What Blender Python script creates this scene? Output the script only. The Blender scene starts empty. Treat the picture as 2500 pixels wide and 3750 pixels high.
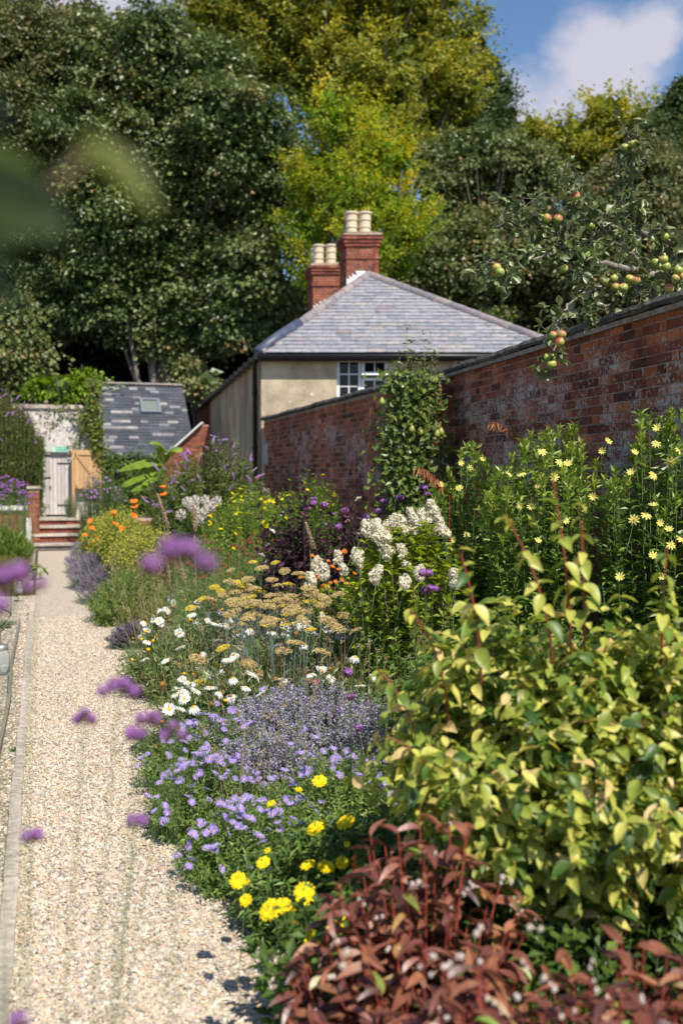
import bpy, math, random
import numpy as np
from mathutils import Vector, Matrix
rng = np.random.default_rng(11)
random.seed(11)
sc = bpy.context.scene
COL = sc.collection
R_ = math.radians
# ---------------------------------------------------------------- camera frame
F = 3646.0; CX = 1250.0; CY = 1875.0; H = 1.85
TH = math.atan((CX - 160) / F); PT = math.atan((CY - 1740) / F)
FW = np.array([math.sin(TH) * math.cos(PT), math.cos(TH) * math.cos(PT), -math.sin(PT)])
RT = np.array([math.cos(TH), -math.sin(TH), 0.0])
UP = np.cross(RT, FW)
CAM = np.array([0.0, 0.0, H])
FH = np.array([math.sin(TH), math.cos(TH), 0.0])
def ray(px, py): return FW + RT * (px - CX) / F - UP * (py - CY) / F
def at_z(px, py, z):
    r = ray(px, py); return CAM + r * (z - H) / r[2]
def at_d(px, py, d):
    r = ray(px, py); return CAM + r * d / r.dot(FH)
def at_plane(px, py, p0, n):
    r = ray(px, py); return CAM + r * (np.asarray(p0) - CAM).dot(n) / r.dot(n)
def B(px, d, z=0.0):
    p = FH * d + RT * (px - CX) / F * d
    return np.array([p[0], p[1], z])
def U(a, b, n=None): return rng.uniform(a, b, n)
def norm(v):
    v = np.asarray(v, float); return v / (np.linalg.norm(v, axis=-1, keepdims=True) + 1e-9)
# ---------------------------------------------------------------- mesh builder
class MB:
    def __init__(s): s.V = []; s.F = []; s.T = []; s.n = 0
    def add(s, V, F, tint=0.5, mi=0):
        V = np.asarray(V, float).reshape(-1, 3)
        if not isinstance(F, list) or (len(F) and not isinstance(F[0], np.ndarray)):
            d = {}
            for f in F: d.setdefault(len(f), []).append(f)
            F = [np.array(x) for x in d.values()]
        for f in F:
            if len(f): s.F.append((f + s.n, mi))
        s.V.append(V); s.T.append(np.broadcast_to(np.asarray(tint, float), (len(V),)).copy()); s.n += len(V)
        return s
    def box(s, c, sz, ux=(1, 0, 0), uy=(0, 1, 0), uz=(0, 0, 1), tint=0.5, mi=0, jit=0):
        c = np.asarray(c, float); ux, uy, uz = (np.asarray(a, float) for a in (ux, uy, uz))
        V = []
        for z in (-.5, .5):
            for y in (-.5, .5):
                for x in (-.5, .5):
                    V.append(c + ux * x * sz[0] + uy * y * sz[1] + uz * z * sz[2])
        V = np.array(V)
        if jit: V += U(-jit, jit, V.shape)
        s.add(V, [np.array([[0, 2, 3, 1], [4, 5, 7, 6], [0, 1, 5, 4], [2, 6, 7, 3], [0, 4, 6, 2], [1, 3, 7, 5]])], tint, mi)
        return s
    def inst(s, tpl, pos, Rm, scale, tint=0.5, mi=0):
        tv, tf = tpl; pos = np.asarray(pos, float); N = len(pos)
        if N == 0: return s
        scale = np.asarray(scale, float)
        if scale.ndim == 0: scale = np.full((N,), float(scale))
        if scale.ndim == 1: scale = np.repeat(scale[:, None], 3, 1)
        P = tv[None, :, :] * scale[:, None, :]
        P = np.einsum('nij,nvj->nvi', Rm, P) + pos[:, None, :]
        nv = len(tv); off = (np.arange(N) * nv)[:, None, None]
        Fs = [(f[None] + off).reshape(-1, f.shape[1]) for f in tf]
        t = np.broadcast_to(np.asarray(tint, float), (N,))
        s.add(P.reshape(-1, 3), Fs, np.repeat(t, nv), mi)
        return s
    def tubes(s, P, r, sides=4, tint=0.5, mi=0, cap=False):
        P = np.asarray(P, float)
        if P.ndim == 2: P = P[None]
        N, M, _ = P.shape
        r = np.broadcast_to(np.asarray(r, float), (N, M))
        T = np.gradient(P, axis=1); T = norm(T)
        ref = np.where(np.abs(T[..., 2:3]) > .9, np.array([1., 0, 0]), np.array([0, 0, 1.]))
        A = norm(np.cross(T, ref)); Bn = np.cross(T, A)
        ang = np.arange(sides) / sides * 2 * np.pi
        V = P[:, :, None, :] + r[:, :, None, None] * (A[:, :, None, :] * np.cos(ang)[:, None] + Bn[:, :, None, :] * np.sin(ang)[:, None])
        idx = np.arange(N * M * sides).reshape(N, M, sides)
        a = idx[:, :-1]; b = idx[:, 1:]; a2 = np.roll(a, -1, 2); b2 = np.roll(b, -1, 2)
        Fq = np.stack([a, a2, b2, b], -1).reshape(-1, 4)
        fs = [Fq]
        if cap: fs.append(idx[:, -1]); fs.append(idx[:, 0][:, ::-1])
        t = np.broadcast_to(np.asarray(tint, float), (N,))
        s.add(V.reshape(-1, 3), fs, np.repeat(t, M * sides), mi)
        return s
    def lathe(s, c, prof, sides=16, tint=0.5, mi=0, axis=None):
        c = np.asarray(c, float); V = []
        for (r, z) in prof:
            for k in range(sides):
                a = 2 * math.pi * k / sides; V.append((r * math.cos(a), r * math.sin(a), z))
        V = np.array(V)
        if axis is not None: V = V @ np.array(axis).T
        idx = np.arange(len(prof) * sides).reshape(len(prof), sides)
        a = idx[:-1]; b = idx[1:]
        Fq = np.stack([a, np.roll(a, -1, 1), np.roll(b, -1, 1), b], -1).reshape(-1, 4)
        s.add(V + c, [Fq, idx[-1][None], idx[0][None, ::-1]], tint, mi)
        return s
    def mesh(s, name, mats, origin=(0, 0, 0), smooth=False):
        V = np.concatenate(s.V) - np.asarray(origin, float)
        me = bpy.data.meshes.new(name)
        me.vertices.add(len(V)); me.vertices.foreach_set('co', V.astype(np.float32).ravel())
        L = np.concatenate([f.ravel() for f, _ in s.F]).astype(np.int32)
        tot = np.concatenate([np.full(len(f), f.shape[1]) for f, _ in s.F])
        mi = np.concatenate([np.full(len(f), m) for f, m in s.F]).astype(np.int32)
        st = np.concatenate([[0], np.cumsum(tot)[:-1]]).astype(np.int32)
        me.loops.add(len(L)); me.loops.foreach_set('vertex_index', L)
        me.polygons.add(len(tot)); me.polygons.foreach_set('loop_start', st)
        try: me.polygons.foreach_set('loop_total', tot.astype(np.int32))
        except Exception: pass
        me.polygons.foreach_set('material_index', mi)
        me.polygons.foreach_set('use_smooth', np.full(len(tot), smooth))
        me.update(calc_edges=True)
        at = me.attributes.new('tint', 'FLOAT', 'POINT')
        at.data.foreach_set('value', np.concatenate(s.T).astype(np.float32))
        for m in (mats if isinstance(mats, (list, tuple)) else [mats]): me.materials.append(m)
        return me
ORG = {}
def tag(o, label=None, cat=None, group=None, kind=None):
    if label: o['label'] = label
    if cat: o['category'] = cat
    if group: o['group'] = group
    if kind: o['kind'] = kind
    return o
def thing(name, label, cat, loc, group=None):
    o = bpy.data.objects.new(name, None); COL.objects.link(o); o.empty_display_size = .1
    o.location = Vector(loc); ORG[o.name] = np.asarray(loc, float)
    return tag(o, label, cat, group)
def part(name, mb, mats, parent, smooth=False, kind=None, label=None):
    org = ORG[parent.name]
    o = bpy.data.objects.new(name, mb.mesh(name, mats, org, smooth)); COL.objects.link(o); o.parent = parent
    ORG[o.name] = org
    return tag(o, label=label, kind=kind)
def single(name, mb, mats, label, cat, loc=None, group=None, smooth=False, kind=None):
    V = np.concatenate(mb.V)
    if loc is None: loc = np.array([V[:, 0].mean(), V[:, 1].mean(), V[:, 2].min()])
    o = bpy.data.objects.new(name, mb.mesh(name, mats, loc, smooth)); COL.objects.link(o)
    o.location = Vector(loc); ORG[o.name] = np.asarray(loc, float)
    return tag(o, label, cat, group, kind)
def struct(name, mb, mats, smooth=False):
    return single(name, mb, mats, None, None, loc=(0, 0, 0), kind='structure', smooth=smooth)
def placed(name, me, parent, pos, Rm=None, scale=1.0, label=None):
    """a part that shares mesh data: placed at a world position under its thing"""
    o = bpy.data.objects.new(name, me); COL.objects.link(o); o.parent = parent
    org = ORG[parent.name]
    o.location = Vector(np.asarray(pos) - org)
    if Rm is not None: o.rotation_euler = Matrix(Rm.tolist()).to_euler()
    s = scale if hasattr(scale, '__len__') else (scale,) * 3
    o.scale = s
    ORG[o.name] = np.asarray(pos, float)
    return tag(o, label=label)
# ---------------------------------------------------------------- frames / templates
def frames(d, n):
    """rotation with y = d (leaf axis), z ~ n"""
    d = norm(d); n = np.asarray(n, float)
    n = n - (n * d).sum(-1, keepdims=True) * d; n = norm(n)
    x = np.cross(d, n)
    return np.stack([x, d, n], -1)
def frames_z(z):
    z = norm(z); a = rng.normal(size=z.shape)
    y = norm(np.cross(z, a)); x = np.cross(y, z)
    return np.stack([x, y, z], -1)
def leaf2(w=.5, fold=.12):
    V = np.array([[0, 0, 0], [w / 2, .45, fold], [0, 1, -.05], [-w / 2, .45, fold]])
    return V, [np.array([[0, 1, 2], [0, 2, 3]])]
def leafN(w=.5, fold=.12, droop=.15, rows=(0, .12, .3, .5, .72, .9, 1), shape=None, wave=0):
    prof = shape or (lambda t: math.sin(math.pi * min(1, t ** .75)) ** .8 if 0 < t < 1 else 0.02)
    V = []; Fc = []
    for i, t in enumerate(rows):
        hw = w / 2 * prof(t); z = -droop * t * t
        wv = wave * math.sin(t * 14)
        V += [(-hw, t, z + fold * hw / (w / 2) + wv), (0, t, z), (hw, t, z + fold * hw / (w / 2) - wv)]
    for i in range(len(rows) - 1):
        a = i * 3
        Fc += [[a, a + 1, a + 4, a + 3], [a + 1, a + 2, a + 5, a + 4]]
    return np.array(V), [np.array(Fc)]
ICO = None
def ico():
    global ICO
    if ICO is None:
        t = (1 + 5 ** .5) / 2
        V = norm(np.array([[-1, t, 0], [1, t, 0], [-1, -t, 0], [1, -t, 0], [0, -1, t], [0, 1, t], [0, -1, -t], [0, 1, -t], [t, 0, -1], [t, 0, 1], [-t, 0, -1], [-t, 0, 1]]))
        Fc = np.array([[0, 11, 5], [0, 5, 1], [0, 1, 7], [0, 7, 10], [0, 10, 11], [1, 5, 9], [5, 11, 4], [11, 10, 2], [10, 7, 6], [7, 1, 8], [3, 9, 4], [3, 4, 2], [3, 2, 6], [3, 6, 8], [3, 8, 9], [4, 9, 5], [2, 4, 11], [6, 2, 10], [8, 6, 7], [9, 8, 1]])
        ICO = (V, [Fc])
    return ICO
OCT = (np.array([[1, 0, 0], [-1, 0, 0], [0, 1, 0], [0, -1, 0], [0, 0, 1], [0, 0, -1.]]), [np.array([[0, 2, 4], [2, 1, 4], [1, 3, 4], [3, 0, 4], [2, 0, 5], [1, 2, 5], [3, 1, 5], [0, 3, 5]])])
def sphere(n=10, m=7):
    V = [(0, 0, -1)]
    for j in range(1, m):
        p = -math.pi / 2 + math.pi * j / m
        for i in range(n): V.append((math.cos(p) * math.cos(2 * math.pi * i / n), math.cos(p) * math.sin(2 * math.pi * i / n), math.sin(p)))
    V.append((0, 0, 1)); q = []; t = []
    for i in range(n): t.append([0, 1 + (i + 1) % n, 1 + i])
    for j in range(m - 2):
        for i in range(n):
            a = 1 + j * n + i; b = 1 + j * n + (i + 1) % n; q.append([a, b, b + n, a + n])
    L = len(V) - 1
    for i in range(n): t.append([L, L - n + i, L - n + (i + 1) % n])
    return np.array(V), [np.array(q), np.array(t)]
def rots(n, tilt=1.0):
    q = rng.normal(size=(n, 3)); q[:, 2] += (1 - tilt) * 8
    return frames_z(q)
def bez(b, c, t, K):
    s = np.linspace(0, 1, K)[None, :, None]
    return (1 - s) ** 2 * b[:, None] + 2 * s * (1 - s) * c[:, None] + s * s * t[:, None]
def ctrl(b, t, k=.35, up=.62):
    c = b * (1 - k) + t * k; c[:, 2] = b[:, 2] + (t[:, 2] - b[:, 2]) * up; return c
# ---------------------------------------------------------------- materials
def nt(name):
    m = bpy.data.materials.new(name); m.use_nodes = True; t = m.node_tree
    return m, t, t.nodes, t.links, t.nodes['Principled BSDF'], t.nodes['Material Output']
def ramp(nodes, cols, interp='LINEAR'):
    r = nodes.new('ShaderNodeValToRGB'); r.color_ramp.interpolation = interp
    e = r.color_ramp.elements
    while len(e) < len(cols): e.new(.5)
    for x, (p, c) in zip(e, sorted(cols, key=lambda q: q[0])): x.position = p; x.color = (*c, 1)
    return r
def leafmat(name, cols, rough=.5, trans=.3, spec=.35, bright=1.35, scale=None):
    m, t, N, L, bs, out = nt(name)
    a = N.new('ShaderNodeAttribute'); a.attribute_name = 'tint'
    r = ramp(N, cols); L.new(a.outputs['Fac'], r.inputs[0])
    col = r.outputs[0]
    if scale:
        tc = N.new('ShaderNodeTexCoord'); no = N.new('ShaderNodeTexNoise'); no.inputs['Scale'].default_value = scale; no.inputs['Detail'].default_value = 3
        L.new(tc.outputs['Object'], no.inputs[0])
        hs = N.new('ShaderNodeHueSaturation'); mr = N.new('ShaderNodeMapRange'); mr.inputs[1].default_value = .3; mr.inputs[2].default_value = .7; mr.inputs[3].default_value = .75; mr.inputs[4].default_value = 1.25
        L.new(no.outputs[0], mr.inputs[0]); L.new(mr.outputs[0], hs.inputs['Value']); L.new(col, hs.inputs['Color']); col = hs.outputs[0]
    L.new(col, bs.inputs['Base Color']); bs.inputs['Roughness'].default_value = rough
    bs.inputs['Specular IOR Level'].default_value = spec
    if trans:
        tr = N.new('ShaderNodeBsdfTranslucent'); mx = N.new('ShaderNodeMixShader'); mx.inputs[0].default_value = trans
        h = N.new('ShaderNodeHueSaturation'); h.inputs['Value'].default_value = bright; h.inputs['Saturation'].default_value = 1.1
        L.new(col, h.inputs['Color']); L.new(h.outputs[0], tr.inputs[0])
        L.new(bs.outputs[0], mx.inputs[1]); L.new(tr.outputs[0], mx.inputs[2]); L.new(mx.outputs[0], out.inputs[0])
    return m
def plain(name, col, rough=.6, metal=0, spec=.4, nscale=None, namt=.25, bump=0, bscale=None, col2=None, stretch=None):
    m, t, N, L, bs, out = nt(name)
    bs.inputs['Roughness'].default_value = rough; bs.inputs['Metallic'].default_value = metal; bs.inputs['Specular IOR Level'].default_value = spec
    tc = N.new('ShaderNodeTexCoord'); src = tc.outputs['Object']
    if stretch:
        mp = N.new('ShaderNodeMapping'); mp.inputs['Scale'].default_value = stretch; L.new(src, mp.inputs[0]); src = mp.outputs[0]
    a = N.new('ShaderNodeAttribute'); a.attribute_name = 'tint'
    lo = [c * (1 - namt) for c in col]; hi = [min(1, c * (1 + namt)) for c in col]
    if col2: lo, hi = col, col2
    r = ramp(N, [(0, lo), (1, hi)])
    ad = N.new('ShaderNodeMath'); ad.operation = 'ADD'; ad.inputs[1].default_value = 0
    L.new(a.outputs['Fac'], ad.inputs[0])
    if nscale:
        no = N.new('ShaderNodeTexNoise'); no.inputs['Scale'].default_value = nscale; no.inputs['Detail'].default_value = 5; no.inputs['Roughness'].default_value = .65
        L.new(src, no.inputs[0]); mr = N.new('ShaderNodeMapRange'); mr.inputs[1].default_value = .3; mr.inputs[2].default_value = .7; mr.inputs[3].default_value = -.5; mr.inputs[4].default_value = .5
        L.new(no.outputs[0], mr.inputs[0]); L.new(mr.outputs[0], ad.inputs[1])
    L.new(ad.outputs[0], r.inputs[0]); L.new(r.outputs[0], bs.inputs['Base Color'])
    if bump:
        nb = N.new('ShaderNodeTexNoise'); nb.inputs['Scale'].default_value = bscale or 30; nb.inputs['Detail'].default_value = 6
        L.new(src, nb.inputs[0]); bp = N.new('ShaderNodeBump'); bp.inputs['Strength'].default_value = 1; bp.inputs['Distance'].default_value = bump
        L.new(nb.outputs[0], bp.inputs['Height']); L.new(bp.outputs[0], bs.inputs['Normal'])
    return m
# ---------------------------------------------------------------- world, sun, camera
SUN_EL = R_(51); SUN_A = R_(13)          # azimuth measured from -Y towards +X
to_sun = np.array([math.sin(SUN_A) * math.cos(SUN_EL), -math.cos(SUN_A) * math.cos(SUN_EL), math.sin(SUN_EL)])
w = bpy.data.worlds.new('World'); sc.world = w; w.use_nodes = True
wn = w.node_tree.nodes; wl = w.node_tree.links; bg = wn['Background']
sky = wn.new('ShaderNodeTexSky'); sky.sky_type = 'NISHITA'; sky.sun_disc = False
sky.sun_elevation = SUN_EL; sky.sun_rotation = math.atan2(to_sun[0], to_sun[1]); sky.air_density = 1.0; sky.dust_density = .4; sky.ozone_density = 2.5
tc = wn.new('ShaderNodeTexCoord')
def cloudmask(px, py, rad, seed, scale, sx=1.0):
    d = norm(ray(px, py))
    dp = wn.new('ShaderNodeVectorMath'); dp.operation = 'DISTANCE'; dp.inputs[1].default_value = d
    wl.new(tc.outputs['Generated'], dp.inputs[0])
    fall = wn.new('ShaderNodeMapRange'); fall.inputs[1].default_value = 0; fall.inputs[2].default_value = rad; fall.inputs[3].default_value = 1; fall.inputs[4].default_value = -.35
    wl.new(dp.outputs['Value'], fall.inputs[0])
    mp = wn.new('ShaderNodeMapping'); mp.inputs['Location'].default_value = (seed, seed * 2, 0); mp.inputs['Scale'].default_value = (1, 1, 1.5)
    wl.new(tc.outputs['Generated'], mp.inputs[0])
    no = wn.new('ShaderNodeTexNoise'); no.inputs['Scale'].default_value = scale; no.inputs['Detail'].default_value = 8; no.inputs['Roughness'].default_value = .52
    wl.new(mp.outputs[0], no.inputs[0])
    s = wn.new('ShaderNodeMath'); s.operation = 'MULTIPLY_ADD'; s.inputs[1].default_value = 2.3; s.inputs[2].default_value = -1.05
    wl.new(no.outputs[0], s.inputs[0])
    ad = wn.new('ShaderNodeMath'); ad.operation = 'ADD'; wl.new(s.outputs[0], ad.inputs[0]); wl.new(fall.outputs[0], ad.inputs[1])
    mr = wn.new('ShaderNodeMapRange'); mr.interpolation_type = 'SMOOTHSTEP'; mr.inputs[1].default_value = .05; mr.inputs[2].default_value = .75
    wl.new(ad.outputs[0], mr.inputs[0]); return mr.outputs[0]
ms = [cloudmask(2040, 400, .085, 3.1, 9), cloudmask(2200, 270, .085, 1.7, 11), cloudmask(2360, 170, .06, 2.2, 12), cloudmask(1930, 560, .10, 5.2, 8), cloudmask(300, -20, .2, 7.7, 6)]
cur = ms[0]
for q in ms[1:]:
    mx = wn.new('ShaderNodeMath'); mx.operation = 'MAXIMUM'; wl.new(cur, mx.inputs[0]); wl.new(q, mx.inputs[1]); cur = mx.outputs[0]
hs = wn.new('ShaderNodeHueSaturation'); hs.inputs['Saturation'].default_value = 1.1; hs.inputs['Value'].default_value = 1.12
wl.new(sky.outputs[0], hs.inputs['Color'])
mix = wn.new('ShaderNodeMix'); mix.data_type = 'RGBA'; mix.inputs[7].default_value = (5.0, 4.9, 5.6, 1)
sc_ = wn.new('ShaderNodeMath'); sc_.operation = 'MULTIPLY'; sc_.inputs[1].default_value = .93; wl.new(cur, sc_.inputs[0])
wl.new(sc_.outputs[0], mix.inputs[0]); wl.new(hs.outputs[0], mix.inputs[6]); wl.new(mix.outputs[2], bg.inputs[0])
bg.inputs[1].default_value = .10
sl = bpy.data.lights.new('sun', 'SUN'); sl.energy = 5.0; sl.angle = R_(.53); sl.color = (1, .94, .83)
so = bpy.data.objects.new('sun', sl); COL.objects.link(so); so.rotation_euler = Vector(-to_sun).to_track_quat('-Z', 'Y').to_euler()
so.location = (5, -8, 14)
cd = bpy.data.cameras.new('camera'); cam = bpy.data.objects.new('camera', cd); COL.objects.link(cam)
cd.sensor_fit = 'VERTICAL'; cd.sensor_height = 36; cd.sensor_width = 24; cd.lens = 36 * F / 3750; cd.clip_start = .02; cd.clip_end = 1000
cam.matrix_world = Matrix([[RT[0], UP[0], -FW[0], 0], [RT[1], UP[1], -FW[1], 0], [RT[2], UP[2], -FW[2], H], [0, 0, 0, 1]])
cd.dof.use_dof = True; cd.dof.focus_distance = 6.2; cd.dof.aperture_fstop = 1.9; cd.dof.aperture_blades = 9
sc.camera = cam
sc.view_settings.view_transform = 'Standard'; sc.view_settings.look = 'None'; sc.view_settings.exposure = 0.42; sc.view_settings.gamma = 1
sc.render.engine = 'CYCLES'; sc.cycles.max_bounces = 6; sc.cycles.transparent_max_bounces = 6; sc.cycles.transmission_bounces = 4; sc.cycles.use_denoising = True
# ---------------------------------------------------------------- ground
M = {}
UPV_ = np.array([0, 0, 1.])
M['soil'] = plain('soil', (.075, .055, .04), .95, nscale=9, namt=.5, bump=.03, bscale=40)
M['pale_soil'] = plain('pale_soil', (.30, .25, .20), .95, nscale=14, namt=.45, bump=.02, bscale=60)
M['dark_bank'] = plain('dark_bank', (.018, .024, .012), .95, nscale=.6, namt=.6, bump=.4, bscale=2)  # dark enough to read as shaded gaps even in sun
def gravelmat():
    m, t, N, L, bs, out = nt('gravel')
    tc = N.new('ShaderNodeTexCoord')
    v = N.new('ShaderNodeTexVoronoi'); v.inputs['Scale'].default_value = 62; v.inputs['Randomness'].default_value = 1
    nz = N.new('ShaderNodeTexNoise'); nz.inputs['Scale'].default_value = 25; L.new(tc.outputs['Object'], nz.inputs[0])
    va = N.new('ShaderNodeVectorMath'); va.operation = 'MULTIPLY_ADD'; va.inputs[1].default_value = (.02, .02, .02); L.new(nz.outputs['Color'], va.inputs[0]); L.new(tc.outputs['Object'], va.inputs[2])
    L.new(va.outputs[0], v.inputs['Vector'])
    sp = N.new('ShaderNodeSeparateColor'); L.new(v.outputs['Color'], sp.inputs[0])
    r = ramp(N, GR); L.new(sp.outputs[0], r.inputs[0])
    L.new(r.outputs[0], bs.inputs['Base Color']); bs.inputs['Roughness'].default_value = .85
    bp = N.new('ShaderNodeBump'); bp.invert = True; bp.inputs['Distance'].default_value = .012; bp.inputs['Strength'].default_value = 1
    L.new(v.outputs['Distance'], bp.inputs['Height']); L.new(bp.outputs[0], bs.inputs['Normal'])
    return m
GR = [(0, (.24, .18, .13)), (.14, (.34, .31, .28)), (.3, (.45, .36, .26)), (.45, (.54, .435, .31)), (.58, (.43, .30, .19)), (.7, (.60, .53, .43)), (.85, (.47, .395, .30)), (1, (.70, .65, .57))]
M['gravel'] = gravelmat()
M['stone'] = leafmat('gravel_stone', GR, .8, 0, .3, scale=150)
g = MB(); g.add([(-200, -60, -.004), (200, -60, -.004), (200, 300, -.004), (-200, 300, -.004)], [[0, 1, 2, 3]]); struct('ground', g, M['soil'])
# path sheet, gently uneven right edge
pe = [(-8, 1.0), (2, 1.0), (3.5, 1.0), (5, .95), (7, .95), (9, 1.0), (12, .9), (15, .8), (20, .8), (25.2, .8)]
g = MB(); V = []
for y, x in pe: V += [(-.13, y, .004), (x, y, .004)]
g.add(V, [[2 * i, 2 * i + 1, 2 * i + 3, 2 * i + 2] for i in range(len(pe) - 1)]); struct('gravel_path', g, M['gravel'])
g = MB(); g.add([(-6, -8, .002), (-.19, -8, .002), (-.19, 25.5, .002), (-6, 25.5, .002)], [[0, 1, 2, 3]]); struct('left_bed', g, M['pale_soil'])
M['litter'] = leafmat('leaf_litter', [(0, (.06, .04, .025)), (.6, (.16, .10, .05)), (1, (.30, .20, .10))], .9, .1, .2)
n3 = 2600; y = 3.2 + rng.random(n3) * 12; x = .98 - np.abs(rng.normal(0, .17, n3)); k = rng.random(n3) < .12; x[k] = U(-.1, .9, k.sum()); lt0 = MB(); lt0.inst(leaf2(.5, .15), np.stack([x, y, U(.012, .02, n3)], 1), frames(rng.normal(size=(n3, 3)) * [1, 1, .15], UPV_ + rng.normal(size=(n3, 3)) * .3), U(.006, .022, n3), rng.random(n3))
single('leaf_litter', lt0, M['litter'], 'brown leaf scraps and debris scattered along the edge of the gravel', 'leaf litter', loc=(0, 0, 0), kind='stuff')
# loose stones lying on the path (uncountable): one object
tv, tf = ico(); n1 = 98000
y = 2.9 + (rng.random(n1) ** 1.5) * 10.5; x = U(-.15, 1.0, n1); xr = np.interp(y, [a for a, _ in pe], [b for _, b in pe]) - .02
k = x < xr + .15 * rng.random(n1)
x, y = x[k], y[k]; n1 = len(x)
st = MB(); a = U(.005, .0108, n1) * (1 + .25 * (rng.random(n1) ** 4)); sc3 = np.stack([a * U(.8, 1.35, n1), a * U(.7, 1.1, n1), a * U(.45, .75, n1)], 1)
st.inst((tv * np.array([1, 1, 1]) + rng.normal(0, .13, tv.shape), tf), np.stack([x, y, U(.003, .012, n1)], 1), rots(n1, .55), sc3, rng.random(n1))
# sparser on the left strip and bed
n2 = 16000; y = 3 + rng.random(n2) ** 1.3 * 15; x = -.19 - rng.random(n2) ** 1.6 * 1.6; a = U(.005, .013, n2)
st.inst((tv + rng.normal(0, .13, tv.shape), tf), np.stack([x, y, U(.002, .008, n2)], 1), rots(n2, .5), np.stack([a * 1.2, a, a * .6], 1), rng.random(n2))
single('gravel', st, M['stone'], 'loose pale tan and grey gravel stones covering the garden path', 'gravel', loc=(0, 0, 0), kind='stuff')
# concrete kerb, in lengths with joints
M['concrete'] = plain('concrete', (.46, .39, .32), .9, nscale=30, namt=.4, bump=.006, bscale=120)
M['old_timber'] = plain('old_timber', (.24, .20, .165), .85, nscale=6, namt=.4, bump=.004, bscale=60, stretch=(30, 1.2, 30))
k = MB(); yy = 1.0
while yy < 14.9:
    L_ = .92; k.box((-.162 + U(-.004, .004), yy + L_ / 2, .012), (.062, L_ - .012, .05), tint=U(.2, .8), jit=.003); yy += L_
kerb = single('kerb_edging', k, M['concrete'], 'narrow pale concrete edging strip along the left side of the gravel path', 'kerb')
# timber bed edging boards: three lengths and a cross board
P = [at_z(72, 2285, .02), at_z(42, 2440, .02), at_z(36, 2560, .02), at_z(8, 2700, .02), at_z(-60, 3000, .02)]
bt = thing('timber_edging', 'weathered grey timber boards edging the left bed beside the path', 'bed edging', (P[1][0], P[1][1], 0))
for i in range(4):
    a, b = P[i], P[i + 1]; d = norm((b - a)[:2]); d3 = np.array([d[0], d[1], 0]); nn = np.array([-d[1], d[0], 0])
    part('board', MB().box((a + b) / 2 * [1, 1, 0] + [0, 0, .025], (np.linalg.norm((b - a)[:2]) - .01, .028, .07), d3, nn, tint=U(.3, .7), jit=.002), M['old_timber'], bt)
a = P[0]; part('board', MB().box((a[0] - 1.03, a[1] + .02, .025), (2.0, .028, .07), tint=.6, jit=.002), M['old_timber'], bt)
# dark bank added behind the trees to block sky in the gaps
g = MB(); V = []; nx = 25
rows = [(33, 0), (38, .6), (44, 3.5), (50, 8), (56, 12), (64, 14), (120, 16)]
for y_, z_ in rows:
    for i in range(nx):
        x_ = -60 + i * 6; V.append((x_, y_ + U(-.8, .8), max(0, z_ * (1 - .018 * max(0, x_ - 8))) + (U(-.5, .5) if z_ > 0 else -.05)))
g.add(V, [[r * nx + i, r * nx + i + 1, (r + 1) * nx + i + 1, (r + 1) * nx + i] for r in range(len(rows) - 1) for i in range(nx - 1)])
struct('sky_block_bank', g, M['dark_bank'], smooth=True)
# weed tufts on the gravel
M['weed'] = leafmat('weed', [(0, (.06, .12, .02)), (1, (.16, .22, .05))])
def tuft(px, py, n, r, h, label):
    p = at_z(px, py, 0); mb = MB(); pos = p + np.stack([U(-r, r, n) * .4, U(-r, r, n) * .4, np.zeros(n)], 1)
    d = np.stack([rng.normal(0, .8, n), rng.normal(0, .8, n), U(.2, 1, n)], 1)
    mb.inst(leaf2(.12, .02), pos, frames(d, np.array([[0, 0, 1.]]) + rng.normal(0, .1, (n, 3))), U(.5, 1, n) * h, rng.random(n))
    single('grass_tuft', mb, M['weed'], label, 'weed', loc=p)
tuft(66, 2752, 120, .05, .07, 'small green grass tuft growing at the kerb beside the gravel path')
tuft(105, 2255, 30, .05, .06, 'thin weed creeping over the kerb just beyond the timber corner')
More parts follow.
